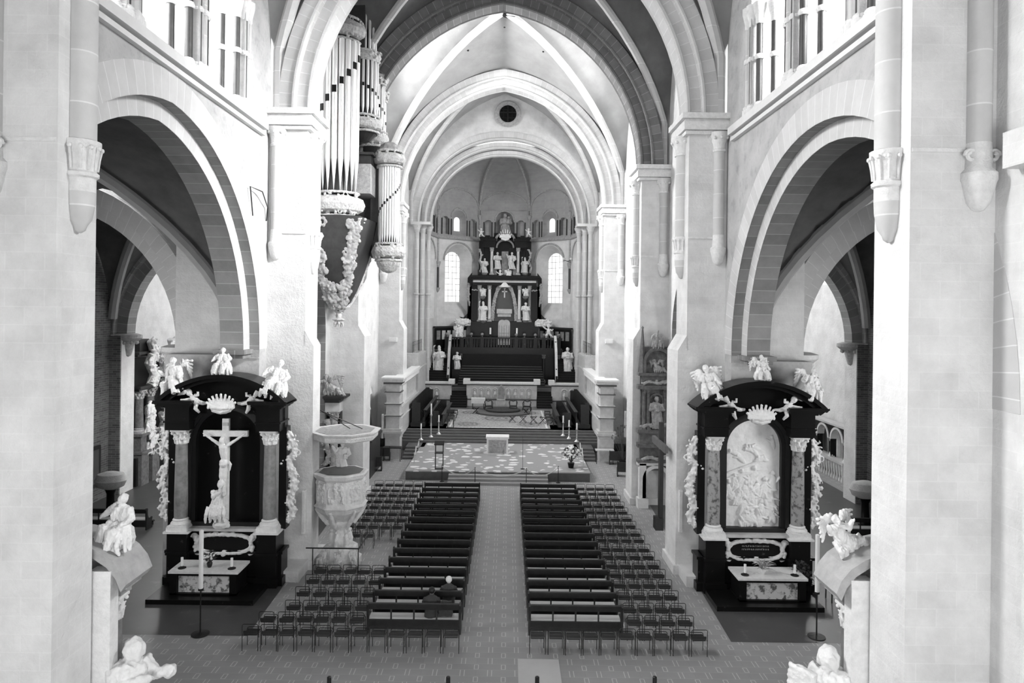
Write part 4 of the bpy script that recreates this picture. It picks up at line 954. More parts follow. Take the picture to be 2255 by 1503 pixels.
        b = B(); b.lathe([(.1,0),(.24,.06),(.3,.2),(.2,.32),(.12,.4)], (0,0,0), 12); b.tube(scroll_pts((-.2,.12), .12, 1), .05, 6); b.tube(scroll_pts((.2,.12), .12, 1, 0, -1), .05, 6)
        inst('console', sculpt(b, .02, M_white, .01), t, (-.05, -.32, 2.1))
    # predella step
    b = B(); b.box(-1.95, 1.75, -1.95, -.5, 0, .17); st = tag(finish('altar_step', b, M_black), 'black marble step under the %s altar table' % nm, 'step'); st.location = (xc, Y, 0)
    # altar table
    tb = thing('altar_table', 'altar table with white top and mottled marble front before the %s altar' % nm, 'altar table', (xc+(-.15 if not relief else .12), Y-1.55, .17))
    b = B(); b.box(-1.22,1.22,-.02,1.1,.75,.83); finish('table_top', b, M_white, tb); b = B(); b.box(-1.16,1.16,.0,1.06,.0,.06); b.box(-1.16,1.16,.04,1.06,.66,.75); b.box(-1.12,1.12,.12,1.06,.06,.66)
    for s in (-1, 1): b.box(*sorted((s*1.16, s*.92)), 0.0, .2, .0, .75)
    finish('table_body', b, M_black, tb); b = B(); b.box(-.9,.9,.09,.14,.07,.65); finish('marble_front', b, M_mottle2, tb, label='mottled pale marble front panel')
    for s in (-1, 1):
        for bb in (0,):
            c = thing('altar_candle', 'short white candle at the %s end of the %s altar table' % ('left' if s < 0 else 'right', nm), 'candle', (xc+(-.15 if not relief else .12)+s*.88, Y-1.25, 1.0))
            b = B(); b.lathe([(.14,0),(.14,.02),(.05,.04),(.05,.08)], n=14); finish('holder', b, M_metal, c); b = B(); b.lathe([(.045,.06),(.045,.38),(.01,.39)], n=12); finish('wax', b, M_wax, c, smooth=True)
    # flowers in a vase
    v = thing('flower_vase', ('small vase of mixed flowers on the crucifix altar table' if not relief else 'white pot with spiky leaves on the relief altar table'), 'flowers', (xc-.1, Y-1.15, 1.0))
    b = B(); b.lathe([(.05,0),(.08,.05),(.1,.15),(.07,.2)], n=12); finish('vase', b, M_white if relief else M_metal, v, smooth=True)
    r = random.Random(3); b = B()
    for k in range(26):
        a = r.uniform(0, 2*PI); q = r.uniform(.1, .32 if not relief else .5); h = r.uniform(.15, .42)
        b.tube([(0,0,.15),(math.cos(a)*q*.5,math.sin(a)*q*.5,.15+h*.8),(math.cos(a)*q,math.sin(a)*q,.15+h*(.7 if relief else 1))], [.008,.022,.003], 4)
    finish('leaves', b, M_green if not relief else M_grey_st, v)
    if not relief:
        b = B()
        for k in range(16):
            a = r.uniform(0, 2*PI); q = r.uniform(.0, .28); b.ball((math.cos(a)*q,math.sin(a)*q,.25+r.uniform(0,.18)), .05, 6, 5)
        finish('blossoms', b, M_leaf, v)
    # statues on the pediment: each stands free
    def st(name, key, x, y, z, sc_, rz, lb, rx=0, ry=0, m=None):
        o = inst(name, fig(key, m or M_white), loc=(xc+x, Y+y, z), rot=(rx, ry, rz), sc=sc_); return tag(o, lb, 'statue')
    st('pediment_statue', 'figure_seated' if not relief else 'angel_seated', 0, -.42, 7.82, .95, 0, 'pale stone figure seated on top of the %s altar' % nm)
    if not relief:
        st('pediment_statue', 'figure_seated', 1.72, -.2, 7.02, 1.35, .3, 'pale stone figure on the right slope of the crucifix altar', ry=.25)
        st('pediment_statue', 'angel_seated', -1.75, -.2, 6.98, 1.45, -.3, 'pale winged figure on the left slope of the crucifix altar', ry=-.2)
    else:
        st('pediment_statue', 'angel_seated', 1.75, -.2, 7.0, 1.35, .3, 'pale winged angel on the right slope of the relief altar', ry=.3)
        st('pediment_statue', 'angel_seated', -1.65, -.2, 7.0, 1.4, -.3, 'pale winged angel on the left slope of the relief altar', ry=-.25)
M_mottle2 = mat('mottled_front_marble', .62, .3, .0, 4, detail=10, blotch=(3.8, .5, 12, -.5))
side_altar(-10.38, False, 'crucifix')
side_altar(9.27, True, 'relief')
# small grid table and potted plants by the right altar
t = thing('votive_table', 'small black frame table with a tiled top right of the relief altar', 'table', (11.35, 24.45, 0))
b = B(); b.box(-.3,.3,-.25,.25,.72,.75)
finish('table_top', b, M_white, t); b = B()
for k in range(5): b.box(-.3+.15*k-.008,-.3+.15*k+.008,-.25,.25,.75,.756); b.box(-.3,.3,-.25+.125*k-.008,-.25+.125*k+.008,.75,.756)
finish('grid_bars', b, M_metal, t); b = B()
for sx in (-1, 1):
    for sy in (-1, 1): b = B(); b.box(sx*.28-.015,sx*.28+.015,sy*.23-.015,sy*.23+.015,0,.72); finish('leg', b, M_metal, t)
def bush(name, lb, loc, R, H, m1, n=60, seed=1, flowers=None, pot=M_black, potr=.2, poth=.3, base=.25):
    t = thing(name, lb, 'plant', loc); r = random.Random(seed)
    b = B(); b.lathe([(potr*.7,0),(potr,poth),(potr*.9,poth)], n=14); finish('pot', b, pot, t, smooth=True)
    b = B()
    for k in range(n):
        a = r.uniform(0, 2*PI); e = r.uniform(-.2, 1.4); c = Vector((math.cos(a)*math.cos(e)*R*r.uniform(.6, 1), math.sin(a)*math.cos(e)*R*r.uniform(.6, 1), poth+base*H+H*.45*(1+math.sin(e)*1.1)-H*.3))
        for m in range(6):
            d = Vector((r.uniform(-1,1), r.uniform(-1,1), r.uniform(-1,1))).normalized()*.09; w_ = d.cross(Vector((0,0,1))).normalized()*.035
            b.quad(c, c+d*.5+w_, c+d, c+d*.5-w_)
        if k % 3 == 0: b.tube([(0,0,poth), c*0.5+Vector((0,0,poth*.5)), c], [.012,.01,.005], 4)
    finish('foliage', b, m1, t)
    if flowers:
        b = B()
        for k in range(flowers):
            a = r.uniform(0, 2*PI); e = r.uniform(-.3, 1.5); c = (math.cos(a)*math.cos(e)*R*r.uniform(.75, 1.05), math.sin(a)*math.cos(e)*R*r.uniform(.75, 1.05), poth+base*H+H*.45*(1+math.sin(e)*1.1)-H*.3)
            b.ball(c, r.uniform(.05, .085), 7, 5, 1, 1, .8)
        finish('blossoms', b, M_leaf, t, smooth=True)
    return t
bush('potted_plant', 'dark leafy potted plant between relief altar and small grid table', (10.72, 24.75, .17), .4, .9, M_green, 70, 2)
# ================================================================ MONUMENTS BESIDE THE NEAR PIERS
M_tomb = mat('tomb_marble', .36, .6, .12, 4, .2, 20)
for side, nm in ((-1, 'left'), (1, 'right')):
    f = lambda h: AX+side*h
    t = thing('tomb_monument', 'curved marble half pediment on columns behind the near %s pier' % nm, 'monument', (f(8.6), 14.2, 0))
    xx = lambda x: side*x
    b = B(); P = []; cx, cz, R = 1.1, 3.9, 1.75
    o_ = [(-1.70,4.85),(-1.6,5.1),(-1.42,5.32),(-1.15,5.5),(-.85,5.62),(-.5,5.7),(-.1,5.74),(.5,5.76)]
    i_ = [(x+.1, z-.14) for x, z in o_]
    ring(b, lambda s, d, z: (xx(s), d, z), i_, o_, -.95, .05)
    for o2, i2 in ((o_[0], i_[0]), (o_[-1], i_[-1])): b.quad((xx(o2[0]),-.95,o2[1]), (xx(i2[0]),-.95,i2[1]), (xx(i2[0]),.05,i2[1]), (xx(o2[0]),.05,o2[1]))
    finish('pediment_arc', b, M_tomb, t, smooth=30)
    b = B(); b.box(*sorted((xx(-1.3), xx(1.2))), -.4, .0, 4.38, 5.1); b.box(*sorted((xx(-1.5), xx(1.2))), -.55, .0, 4.6, 4.68)
    finish('entablature', b, M_grey_st, t)
    column(t, xx(-1.13), -.3, 1.1, 4.4, .15, M_vein, M_white, .5)
    b = B(); b.box(*sorted((xx(-1.35), xx(1.2))), -.6, .1, 0, 1.12); finish('plinth', b, M_grey_st, t)
    b = B(); b.box(*sorted((xx(-1.42), xx(-1.0))), -.98, -.7, 0, 5.12); finish('side_pilaster', b, M_white, t)
    rz = .4*side
    o = inst('seated_statue', fig('figure_seated' if side < 0 else 'reclining_scroll', M_white), loc=(f(7.35), 13.85, 5.45 if side < 0 else 5.5), rot=(0, -.1*side, rz), sc=1.05 if side < 0 else 1.0)
    tag(o, 'pale stone figure seated on the curved pediment, near %s pier' % nm, 'statue')
    o = inst('hooded_statue', fig('hooded_hands' if side < 0 else 'hooded_book', M_white), loc=(f(6.98), 13.55, 0), rot=(0, 0, -.9*side), sc=1.9)
    o.location.z = 1.7; hs_ = o
    b = B(); b.box(f(6.98)-.3, f(6.98)+.3, 13.3, 13.9, 0, 1.7); b.box(f(6.98)-.36, f(6.98)+.36, 13.2, 13.98, 1.5, 1.62); tag(finish('statue_pedestal', b, M_grey_st), 'grey stone pedestal under the hooded statue, near %s pier' % nm, 'pedestal')
    tag(o, ('pale hooded statue with raised hands beside the near left pier' if side < 0 else 'pale hooded statue holding a model building beside the near right pier'), 'statue')
# ================================================================ PULPIT, ORGAN, CHOIR
def octo(b, c, prof, n=8, rot=PI/8):
    R = []
    for r, z in prof: R.append([(c[0]+r*math.cos(rot+2*PI*k/n), c[1]+r*math.sin(rot+2*PI*k/n), c[2]+z) for k in range(n)])
    b.rings(R)
def text_mesh(txt, size, depth=.01):
    cu = bpy.data.curves.new('lettering', 'FONT'); cu.body = txt; cu.size = size; cu.extrude = depth; cu.align_x = 'CENTER'
    o = bpy.data.objects.new('lettering_source', cu); C.collection.objects.link(o)
    dg = bpy.context.evaluated_depsgraph_get(); dg.update(); me = bpy.data.meshes.new_from_object(o.evaluated_get(dg)); bpy.data.objects.remove(o); return me
PXc, PYc = -6.6, 27.45
t = thing('pulpit', 'carved pale stone octagonal pulpit on a stem beside the left pier', 'pulpit', (PXc, PYc, 0))
b = B(); octo(b, (0,0,0), [(1.0,2.32),(1.08,2.42),(.98,2.5),(.96,3.45),(1.06,3.55),(1.1,3.68),(1.02,3.72)]); octo(b, (0,0,0), [(.45,1.75),(.6,1.9),(.95,2.2),(1.02,2.32)])
bd_ = finish('body', b, M_carved, t); b = B(); octo(b, (0,0,0), [(.88,3.73),(.88,3.735)]); finish('opening', b, M_darkfloor, bd_)  # flat dark disc painted for the shade inside the pulpit hollow
for k in range(5):
    a = -PI/2 + (k-2)*PI/4; r = random.Random(k); b = B()
    for m in range(14):
        x = r.uniform(-.26,.26); z = r.uniform(-.3,.3); b.tube([(x,0,z-.1),(x+r.uniform(-.05,.05),-.04,z),(x+r.uniform(-.08,.08),-.02,z+.1)], [.04,.05,.035], 6); b.ball((x,-.03,z+.15), .035, 6, 5)
    b.tube(scroll_pts((-.2,-.3),.1,1,0,y=0),.02,5); b.tube(scroll_pts((.2,-.3),.1,1,0,-1,y=0),.02,5); b.box(-.36,.36,0,.03,-.42,.42)
    P = arc(0,.3,.1,.25,12); b.tube([(x,-.02,z) for x,z in [(-.3,-.38)]+P+[(.3,-.38)]], .025, 5)
    inst('relief_panel', sculpt(b, .016, M_carved, .01), bd_, (math.cos(a)*.9, math.sin(a)*.9, 3.0), (0,0,a+PI/2))
b = B(); b.lathe([(.36,.75),(.33,1.1),(.3,1.4),(.42,1.55),(.5,1.7),(.5,1.8)], n=16)
for k in range(6):
    a = k*PI/3+.3; b.tube([(math.cos(a)*.38,math.sin(a)*.38,.75),(math.cos(a)*.4,math.sin(a)*.4,1.05),(math.cos(a)*.36,math.sin(a)*.36,1.25)], [.1,.09,.06], 8); b.ball((math.cos(a)*.37,math.sin(a)*.37,1.35), .07, 8, 6)
    b.tube([(math.cos(a)*.5,math.sin(a)*.5,1.6),(math.cos(a)*.75,math.sin(a)*.75,1.95),(math.cos(a)*.98,math.sin(a)*.98,2.3)], [.09,.1,.06], 6)
inst('stem', sculpt(b, .022, M_carved, .02, 10), t)
b = B(); octo(b, (0,0,0), [(.85,0),(.85,.28),(.72,.34),(.68,.72),(.6,.78)])
finish('foot', b, M_carved, t)
for k, (a, kk) in enumerate(((-.6,'figure_seated'),(-2.4,'angel_seated'),(-1.5,'mourner'))):
    inst('foot_figure', fig(kk, M_carved), t, (math.cos(a)*.72, math.sin(a)*.72, .1 if k else .1), (0,0,a+PI/2), .75)
inst('standing_figure', fig('saint_raised', M_carved), t, (-.15, .75, 3.5), (0,0,.2), 1.25)
cp = thing('pulpit_canopy', 'octagonal sounding board with lettered rim hung over the pulpit', 'canopy', (-6.5, 27.6, 5.0))
b = B(); octo(b, (0,0,0), [(1.25,0),(1.32,.05),(1.34,.22),(1.42,.27),(1.46,.34)]); b.mi = 0
o = finish('rim', b, M_carved, cp); b = B(); octo(b, (0,0,0), [(1.2,.345),(1.2,.35)]); finish('top_board', b, M_grey_st, cp)
for k in (-1, 0):
    a0 = PI/8+2*PI*(k-2)/8; a = a0+PI/8 if False else a0+PI/8
    me = text_mesh('NE CESSES VIAM' if k == -1 else 'CONSERVATE PACEM', .105); me.materials.append(M_white)
    r_ = 1.33*math.cos(PI/8)+.03; inst('inscription', me, cp, (math.cos(a)*r_, math.sin(a)*r_, .1), (PI/2, 0, a+PI/2))
for s in (-1, 1):
    b = B(); b.tube([(s*.35-.2,.1,.35),(-.75,.0,1.0),(-1.0,-.35,1.22)] if False else [(.4+s*.25,.2,.35),(-.98,-.2,1.15)], .02, 6); finish('support_rod', b, M_metal, cp)
t = thing('guard_rail', 'thin black guard rail standing around the pulpit foot', 'railing', (PXc, PYc, 0))
b = B(); b.box(-1.05,1.0,-1.22,-1.17,1.0,1.04); b.box(.96,1.0,-1.2,.4,1.0,1.04); finish('top_rail', b, M_metal, t)
for x in (-.8, .95): b = B(); b.box(x,x+.03,-1.21,-1.18,0,1.0); finish('post', b, M_metal, t)
# ---- organ hung on the left wall
t = thing('hanging_organ', 'swallow nest organ with tall tin pipes hung on the left nave wall', 'organ', (-8.4, 34, 0))
def L(px, py, Y): p = at(px, py, Y); return Vector((p.x+8.4, p.y-34, p.z))
def tower(parent, name, c, rad, a0, a1, n, zb, zt, foot, mouth0, mouth1, pr, mirror=False):
    tw = finish(name, (lambda q: (q.lathe([(rad*.8, 0), (rad*.8, zt-zb)], (0,0,0), 16), q)[1])(B()), M_organ, parent); tw.location = (c[0], c[1], zb)
    b0 = B(); b0.mi = 0
    b0.lathe([(.012,0),(pr*.95,foot),(pr,foot+.02),(pr,zt-zb)], n=12); pm = finish('organ_pipe', b0, M_pipe, smooth=True); me = pm.data; bpy.data.objects.remove(pm)
    b1 = B(); b1.box(-pr*.72, pr*.72, -pr*1.04, -pr*.6, 0, pr*2.4); mo = finish('pipe_mouth', b1, M_black); mm = mo.data; bpy.data.objects.remove(mo)
    for i in range(n):
        a = math.radians(a0+(a1-a0)*i/(n-1)); u = i/(n-1)
        p = inst('organ_pipe', me, tw, (rad*math.cos(a), rad*math.sin(a), 0), (0, 0, a+PI/2)); inst('pipe_mouth', mm, p, (0, 0, mouth0+(mouth1-mouth0)*u-zb))
    return tw
def band(parent, name, c, rad, a0, a1, z, h, mat_, seed, m=30, proud=.12):
    r = random.Random(seed); b = B(); N_ = 14
    P = [(rad*math.cos(math.radians(a0+(a1-a0)*i/N_)), rad*math.sin(math.radians(a0+(a1-a0)*i/N_))) for i in range(N_+1)]
    for zz in (0, h): b.tube([(x, y, zz) for x, y in P], .07, 6)
    b.tube([(x*.93, y*.93, h/2) for x, y in P], h*.36, 8)
    for k in range(int(m*1.3)):
        a = math.radians(r.uniform(a0, a1)); zz = r.uniform(.1, .9)*h; rr = rad+proud*.6; q = r.uniform(.07, .14)
        c0 = Vector((rr*math.cos(a), rr*math.sin(a), zz)); e = Vector((-math.sin(a), math.cos(a), 0)); o_ = Vector((math.cos(a), math.sin(a), 0))
        if r.random() < .5: b.tube([c0+e*q*1.5*math.cos(w)*(1-w/8)+Vector((0,0,q*1.5*math.sin(w)*(1-w/8)))+o_*.03 for w in [j*.6 for j in range(10)]], q*.35, 5)
        else: b.ball(c0, q*.8, 6, 5)
    return inst(name, sculpt(b, .026, mat_, .02, 12, seed), parent, (c[0], c[1], z))
# large corner tower
c = L(735, 400, 33.2); tw = tower(t, 'great_pipe_tower', (c.x, c.y+.9), .95, 196, 345, 9, 16.0, 23.4, 1.5, 19.0, 22.4, .142)
band(t, 'tower_base_carving', (c.x, c.y+.9), 1.08, 185, 355, 14.75, 1.15, M_gilt, 3, 46); band(t, 'tower_crown_carving', (c.x, c.y+.9), 1.05, 185, 355, 23.4, 1.1, M_grey_st, 5, 40)
b = B(); b.lathe([(.02,-1.0),(.3,-.8),(.6,-.4),(.95,0)], (c.x, c.y+.9, 14.75), 16); finish('pendant_base', b, M_grey_st, t)
# upper work: three stepped clusters going back
for k, (px, Y, z0, z1, rad) in enumerate(((800, 35.2, 20.2, 23.0, .78), (822, 36.6, 19.8, 22.3, .62), (830, 37.6, 19.5, 21.7, .5))):
    c2 = L(px, 200, Y); tw = tower(t, 'upper_pipe_cluster', (c2.x-.1, c2.y+.4), rad, 215, 350, 9-k, z0, z1, .35, z0+1.9, z0+.9, .075)
    band(t, 'cluster_base_carving', (c2.x-.1, c2.y+.4), rad+.1, 205, 355, z0-.85, .8, M_gilt, 11+k, 22); band(t, 'cluster_crown_carving', (c2.x-.1, c2.y+.4), rad+.1, 205, 355, z1, .45, M_gilt, 21+k, 18)
    tower(t, 'rear_pipe_cluster', (c2.x-.2, c2.y+.7), rad*.9, 215, 350, 8-k, z1+.3, 29.5, .35, z1+2.2, z1+3.4, .07)
    b = B(); b.lathe([(rad*1.0,0),(rad*1.05,.1),(rad*.5,-.35)], (c2.x-.1, c2.y+.4, z0-.9), 16); finish('cluster_soffit', b, M_organ, t)
b = B(); b.box(-.9, .9, 1.0, 4.2, 19.2, 30.5); finish('organ_case', b, M_organ, t)
# console box
a_ = L(775, 425, 34.2); c_ = L(816, 365, 34.2)
b = B(); b.box(a_.x, c_.x, a_.y, a_.y+1.8, a_.z, c_.z+.1); finish('gallery_box', b, M_grey_st, t)
b = B(); b.box(a_.x+.15, c_.x-.05, a_.y+.3, a_.y+1.4, c_.z+.1, c_.z+.7); b.box(a_.x-.1, c_.x+.1, a_.y+.1, a_.y+1.6, c_.z+.6, c_.z+.72); finish('console', b, M_organ, t)
# projecting turret
c3 = L(857, 450, 35.6); tw = tower(t, 'turret_pipes', (c3.x, c3.y), .5, 180, 360, 13, 13.6, 17.6, .45, 14.9, 16.6, .062)
band(t, 'turret_crown', (c3.x, c3.y), .62, 0, 360, 17.6, .8, M_gilt, 31, 44)
b = B(); b.lathe([(.6,0),(.5,.3),(.2,.5)], (c3.x, c3.y, 18.4), 12); r = random.Random(8)
for k in range(30): a = r.uniform(0, 6.3); b.ball((c3.x+.42*math.cos(a), c3.y+.42*math.sin(a), 18.45+r.uniform(0,.3)), .1, 6, 5)
inst('turret_finial', sculpt(b, .04, M_grey_st, .03, 8), t)
band(t, 'turret_basket', (c3.x, c3.y), .66, 0, 360, 12.75, .85, M_gilt, 41, 60)
b = B(); b.lathe([(.1,-.6),(.35,-.5),(.6,-.2),(.66,0)], (c3.x, c3.y, 12.7), 14)
for k in range(44): a = r.uniform(0, 6.3); q = r.uniform(.2, .62); b.ball((c3.x+q*math.cos(a), c3.y+q*math.sin(a), 12.7-.55*(1-(q/.66)**2)), .08, 6, 5)
inst('turret_pendant', sculpt(b, .035, M_gilt, .02, 8), t)
b = B(); b.box(L(820,400,36).x, L(838,400,36).x, 1.6, 2.6, 12.9, 18.2); b.box(-1.0, c3.x, 1.9, 2.4, 13.6, 17.6); finish('turret_bracket', b, M_organ, t)
# hull: tapering belly with floral ribs
tip = L(746, 690, 34.6)
def hull_ring(u):
    k = u**.55
    base = [L(672, 478, 32.9), L(742, 478, 32.5), L(792, 478, 32.9), L(836, 478, 36.0), L(800, 478, 39.0), L(700, 478, 39.0)]
    return [Vector((tip.x+(p.x-tip.x)*k, tip.y+(p.y-tip.y)*k, tip.z+(14.7-tip.z)*u)) for p in base]
b = B(); b.rings([hull_ring(u) for u in (.0, .12, .25, .4, .55, .7, .85, 1.0)]); hl = finish('hull', b, M_organ, t, smooth=50)
for i, wd in ((0,.16),(1,.05),(2,.34),(3,.16)):
    b = B(); pts = [hull_ring(u)[i] for u in (.0,.1,.2,.35,.5,.65,.8,.98)]; b.tube(pts, .09, 6); r = random.Random(i)
    for k in range(46 if wd > .1 else 0):
        u = r.uniform(.05, .97); p = hull_ring(u)[i]; p = p + Vector((r.uniform(-wd, wd)*u, -.05, 0)); b.ball(p, r.uniform(.05,.10), 6, 5, 1, .6)
    if wd > .1: inst('carved_rib', sculpt(b, .035, M_gilt, .02, 9, i), hl)
for s, i0, i1 in ((0, 0, 1), (1, 2, 1)):                        # floral borders left and right of the dark field
    b = B(); r = random.Random(5+s)
    for k in range(26):
        u = .08+.84*k/25; A_, B_ = hull_ring(u)[i0], hull_ring(u)[i1]; w_ = .22+.13*math.sin(k*1.3)
        f_ = w_ if u > .3 else .5; 
        for m in range(9):
            q = r.uniform(.02, f_*1.55); p = A_.lerp(B_, q); p = p+Vector((0,-.06,r.uniform(-.1,.1))); rr = r.uniform(.10,.20)
            if m < 2:
                for j in range(6): b.ball(p+Vector((math.cos(j*1.05)*rr, -.02, math.sin(j*1.05)*rr)), rr*.55, 6, 5, 1, .5)
            else: b.ball(p, rr*.8, 6, 5, 1, .5)
    inst('floral_border', sculpt(b, .03, M_grey_st, .02, 9, s), hl)
b = B(); b.ball((0,0,0), .16, 10, 7); b.lathe([(.3,-.25),(.34,-.2),(.1,-.1)], n=8)
for k in range(5): a = k*PI*.4; b.tube([(0,0,-.2),(math.cos(a)*.2,math.sin(a)*.2,-.4),(math.cos(a)*.24,math.sin(a)*.24,-.65)], [.06,.08,.01], 6)
inst('pendant_finial', sculpt(b, .03, M_gilt, 0), t, tip+Vector((0,0,-.1)))
# ================================================================ choir platforms
M_plat = mat('platform_marble', .20, .5, .03, 1.5, detail=8, blotch=(2.6, .57, 30, .45))
def platform_mat():
    m = mat('platform_inlay', .24, .5, .03, 1.5); nt = m.node_tree; N = nt.nodes; L_ = nt.links
    geo = N.new('ShaderNodeNewGeometry'); mp_ = N.new('ShaderNodeMapping'); mp_.inputs['Scale'].default_value = (1.0, 1.15, 1); L_.new(geo.outputs['Position'], mp_.inputs[0])
    vo = N.new('ShaderNodeTexVoronoi'); vo.inputs['Scale'].default_value = 1.35; vo.inputs['Randomness'].default_value = .75; L_.new(mp_.outputs[0], vo.inputs['Vector'])
    nz = N.new('ShaderNodeTexNoise'); nz.inputs['Scale'].default_value = 3.2; L_.new(geo.outputs['Position'], nz.inputs['Vector'])
    ad = N.new('ShaderNodeMath'); ad.operation = 'ADD'; mu = N.new('ShaderNodeMath'); mu.operation = 'MULTIPLY'; mu.inputs[1].default_value = .5; L_.new(nz.outputs['Fac'], mu.inputs[0]); L_.new(vo.outputs['Distance'], ad.inputs[0]); L_.new(mu.outputs[0], ad.inputs[1])
    cr = N.new('ShaderNodeValToRGB'); cr.color_ramp.elements[0].position = .60; cr.color_ramp.elements[0].color = G(.75); cr.color_ramp.elements[1].position = .63; cr.color_ramp.elements[1].color = G(.3); L_.new(ad.outputs[0], cr.inputs[0])
    L_.new(cr.outputs[0], N['Principled BSDF'].inputs['Base Color']); return m
M_inlay = platform_mat()
x0, x1 = -6.0, 5.05
b = B(); b.box(x0, x1, 40.9, 50, 0, .5); b.mi = 1; b.box(x0-.02, x1+.02, 40.86, 50, .5, .56); b.mi = 0
struct('floor_platform', b, [M_step, M_inlay])
b = B()
for k in range(3): b.box(-3.4+.0*k, 2.5, 40.5-.34*k-.02, 40.9, 0, .42-.14*k)
struct('trim_20', b, M_marble if False else mat('light_step_edge', .30, .6, .04, 3))
b = B()
for k in range(5): b.box(AX-7.9, AX+7.9, 49.4+.38*k, 53.5, .0, .56+.14*(k+1)-.0)
struct('floor_choir_steps', b, M_step)
for s, nm in ((-1, 'left'), (1, 'right')):                     # small side stair cut beside the platform
    b = B()
    for k in range(4): b.box(*sorted((AX+s*(5.3), AX+s*(6.6))), 46.4+.5*k, 49.5, 0, .14*(k+1))
    struct('floor_side_steps', b, M_step)
b = B(); b.box(AX-8.9, AX+8.9, 53.3, 64.1, 0, 1.26); b.box(AX-7.8, AX+7.8, 51.3, 53.4, .2, 1.26); struct('floor_choir', b, mat('choir_floor', .13, .6, .04, 2))
b = B(); b.box(AX-8.6, AX+8.6, 64.1, 67.5, 0, 2.9); struct('floor_sanctuary', b, M_step)
def carpet_mat():
    m = mat('patterned_carpet', .3, .95); nt = m.node_tree; N = nt.nodes; L_ = nt.links
    tc = N.new('ShaderNodeTexCoord'); sp = N.new('ShaderNodeSeparateXYZ'); L_.new(tc.outputs['Object'], sp.inputs[0])
    def mt(op, a, b=None):
        n = N.new('ShaderNodeMath'); n.operation = op
        for i, x in enumerate((a, b)):
            if x is None: continue
            if isinstance(x, (int, float)): n.inputs[i].default_value = x
            else: L_.new(x, n.inputs[i])
        return n.outputs[0]
    X, Y = sp.outputs[0], sp.outputs[1]
    d = mt('MAXIMUM', mt('DIVIDE', mt('ABSOLUTE', X), 4.6), mt('DIVIDE', mt('ABSOLUTE', Y), 5.6))
    bdr = mt('LESS_THAN', mt('FRACT', mt('MULTIPLY', d, 14)), .45); bm = mt('GREATER_THAN', d, .78)
    def med(cx, cy, rx, ry):
        q = mt('SQRT', mt('ADD', mt('POWER', mt('DIVIDE', mt('SUBTRACT', mt('ABSOLUTE', X), cx), rx), 2), mt('POWER', mt('DIVIDE', mt('SUBTRACT', mt('ABSOLUTE', Y), cy), ry), 2)))
        return mt('MULTIPLY', mt('LESS_THAN', q, 1), mt('ADD', .35, mt('MULTIPLY', mt('LESS_THAN', mt('FRACT', mt('MULTIPLY', q, 3)), .4), .65)))
    ms = mt('MAXIMUM', med(0, 0, 1.5, 1.6), med(2.4, 3.0, 1.0, 1.1))
    nz = N.new('ShaderNodeTexNoise'); nz.inputs['Scale'].default_value = 7; L_.new(tc.outputs['Object'], nz.inputs[0])
    v = mt('ADD', mt('ADD', .30, mt('MULTIPLY', mt('MULTIPLY', bdr, bm), .28)), mt('MULTIPLY', mt('SUBTRACT', nz.outputs['Fac'], .5), .5)); v = mt('SUBTRACT', v, mt('MULTIPLY', ms, .16))
    cb = N.new('ShaderNodeCombineXYZ')
    for i in range(3): L_.new(v, cb.inputs[i])
    L_.new(cb.outputs[0], N['Principled BSDF'].inputs['Base Color']); return m
b = B(); b.box(-3.95, 3.95, -4.6, 4.6, 0, .03); o = finish('choir_carpet', b, carpet_mat(), loc=(-.6, 56.3, 1.26)); tag(o, 'large pale patterned carpet with medallions on the choir floor', 'carpet')
# ---- altar block and flower arrangement
t = thing('main_altar', 'free standing pale stone altar block on the patterned platform', 'altar', (-.58, 46.2, .56))
b = B(); b.box(-.72,.72,-.45,.45,0,1.05)
bk = finish('block', b, M_white, t); b = B(); r = random.Random(9)
b.box(-.60,.60,-.46,-.44,.06,.95)
for k in range(12):
    x = r.uniform(-.5,.5); z = r.uniform(.15,.85); b.tube(scroll_pts((x,z),.12,1,r.uniform(0,6),r.choice((-1,1)),y=-.47),.025,5)
for m in range(4): b.ball(((m-1.5)*.25,-.47,.5+.1*(m%2)), .11, 8, 6, 1, .35)
finish('front_relief', b, M_grey_st, t); b = B(); b.box(-.78,.78,-.5,.5,1.05,1.17); finish('table_top', b, M_white, t)
bush('flower_arrangement', 'large round bouquet of white flowers in a dark pot on the platform', (at(1258,1028,41.9).x, 42.1, .56), .62, 1.1, M_green, 90, 4, flowers=80, potr=.22, poth=.32)
# ---- candlesticks
def candlestick(px, py0, py1, zf, which):
    p = at(px, py1, 1)
    for k in (4, 3, 2, 1, 0):
        zf = .56+.14*(k+1); Y = (CH-zf)/(CH-p.z); Y0_ = 49.4+.38*k
        if Y >= Y0_ - .02: Y = max(Y, Y0_+.19); break
    Y = max(min(Y, Y0_+.19), 49.55); x = at(px, py1, Y).x; H = at(px, py0, Y).z - zf
    t = thing('candlestick', 'tall silvery floor candlestick with white candle, %s' % which, 'candlestick', (x, Y, zf), 0, 'floor candlesticks on the choir steps')
    b = B(); b.lathe([(.17,0),(.19,.04),(.1,.12),(.05,.2),(.07,.28),(.035,.36),(.055,H*.4),(.03,H*.44),(.03,H*.62),(.09,H*.66),(.09,H*.68),(.03,H*.69)], n=12); finish('stick', b, M_bronze, t, smooth=True)
    b = B(); b.lathe([(.05,H*.67),(.05,H),(.01,H+.01)], n=10); finish('candle', b, M_wax, t, smooth=True)
for a_ in ((927,932,972,.84,'nearest on the left'),(949,888,963,.98,'tallest, middle of the left three'),(966,914,954,1.12,'farthest on the left'),(1240,915,956,1.12,'farthest on the right'),(1253,925,964,.98,'middle on the right'),(1270,931,974,.84,'nearest on the right')): candlestick(*a_)
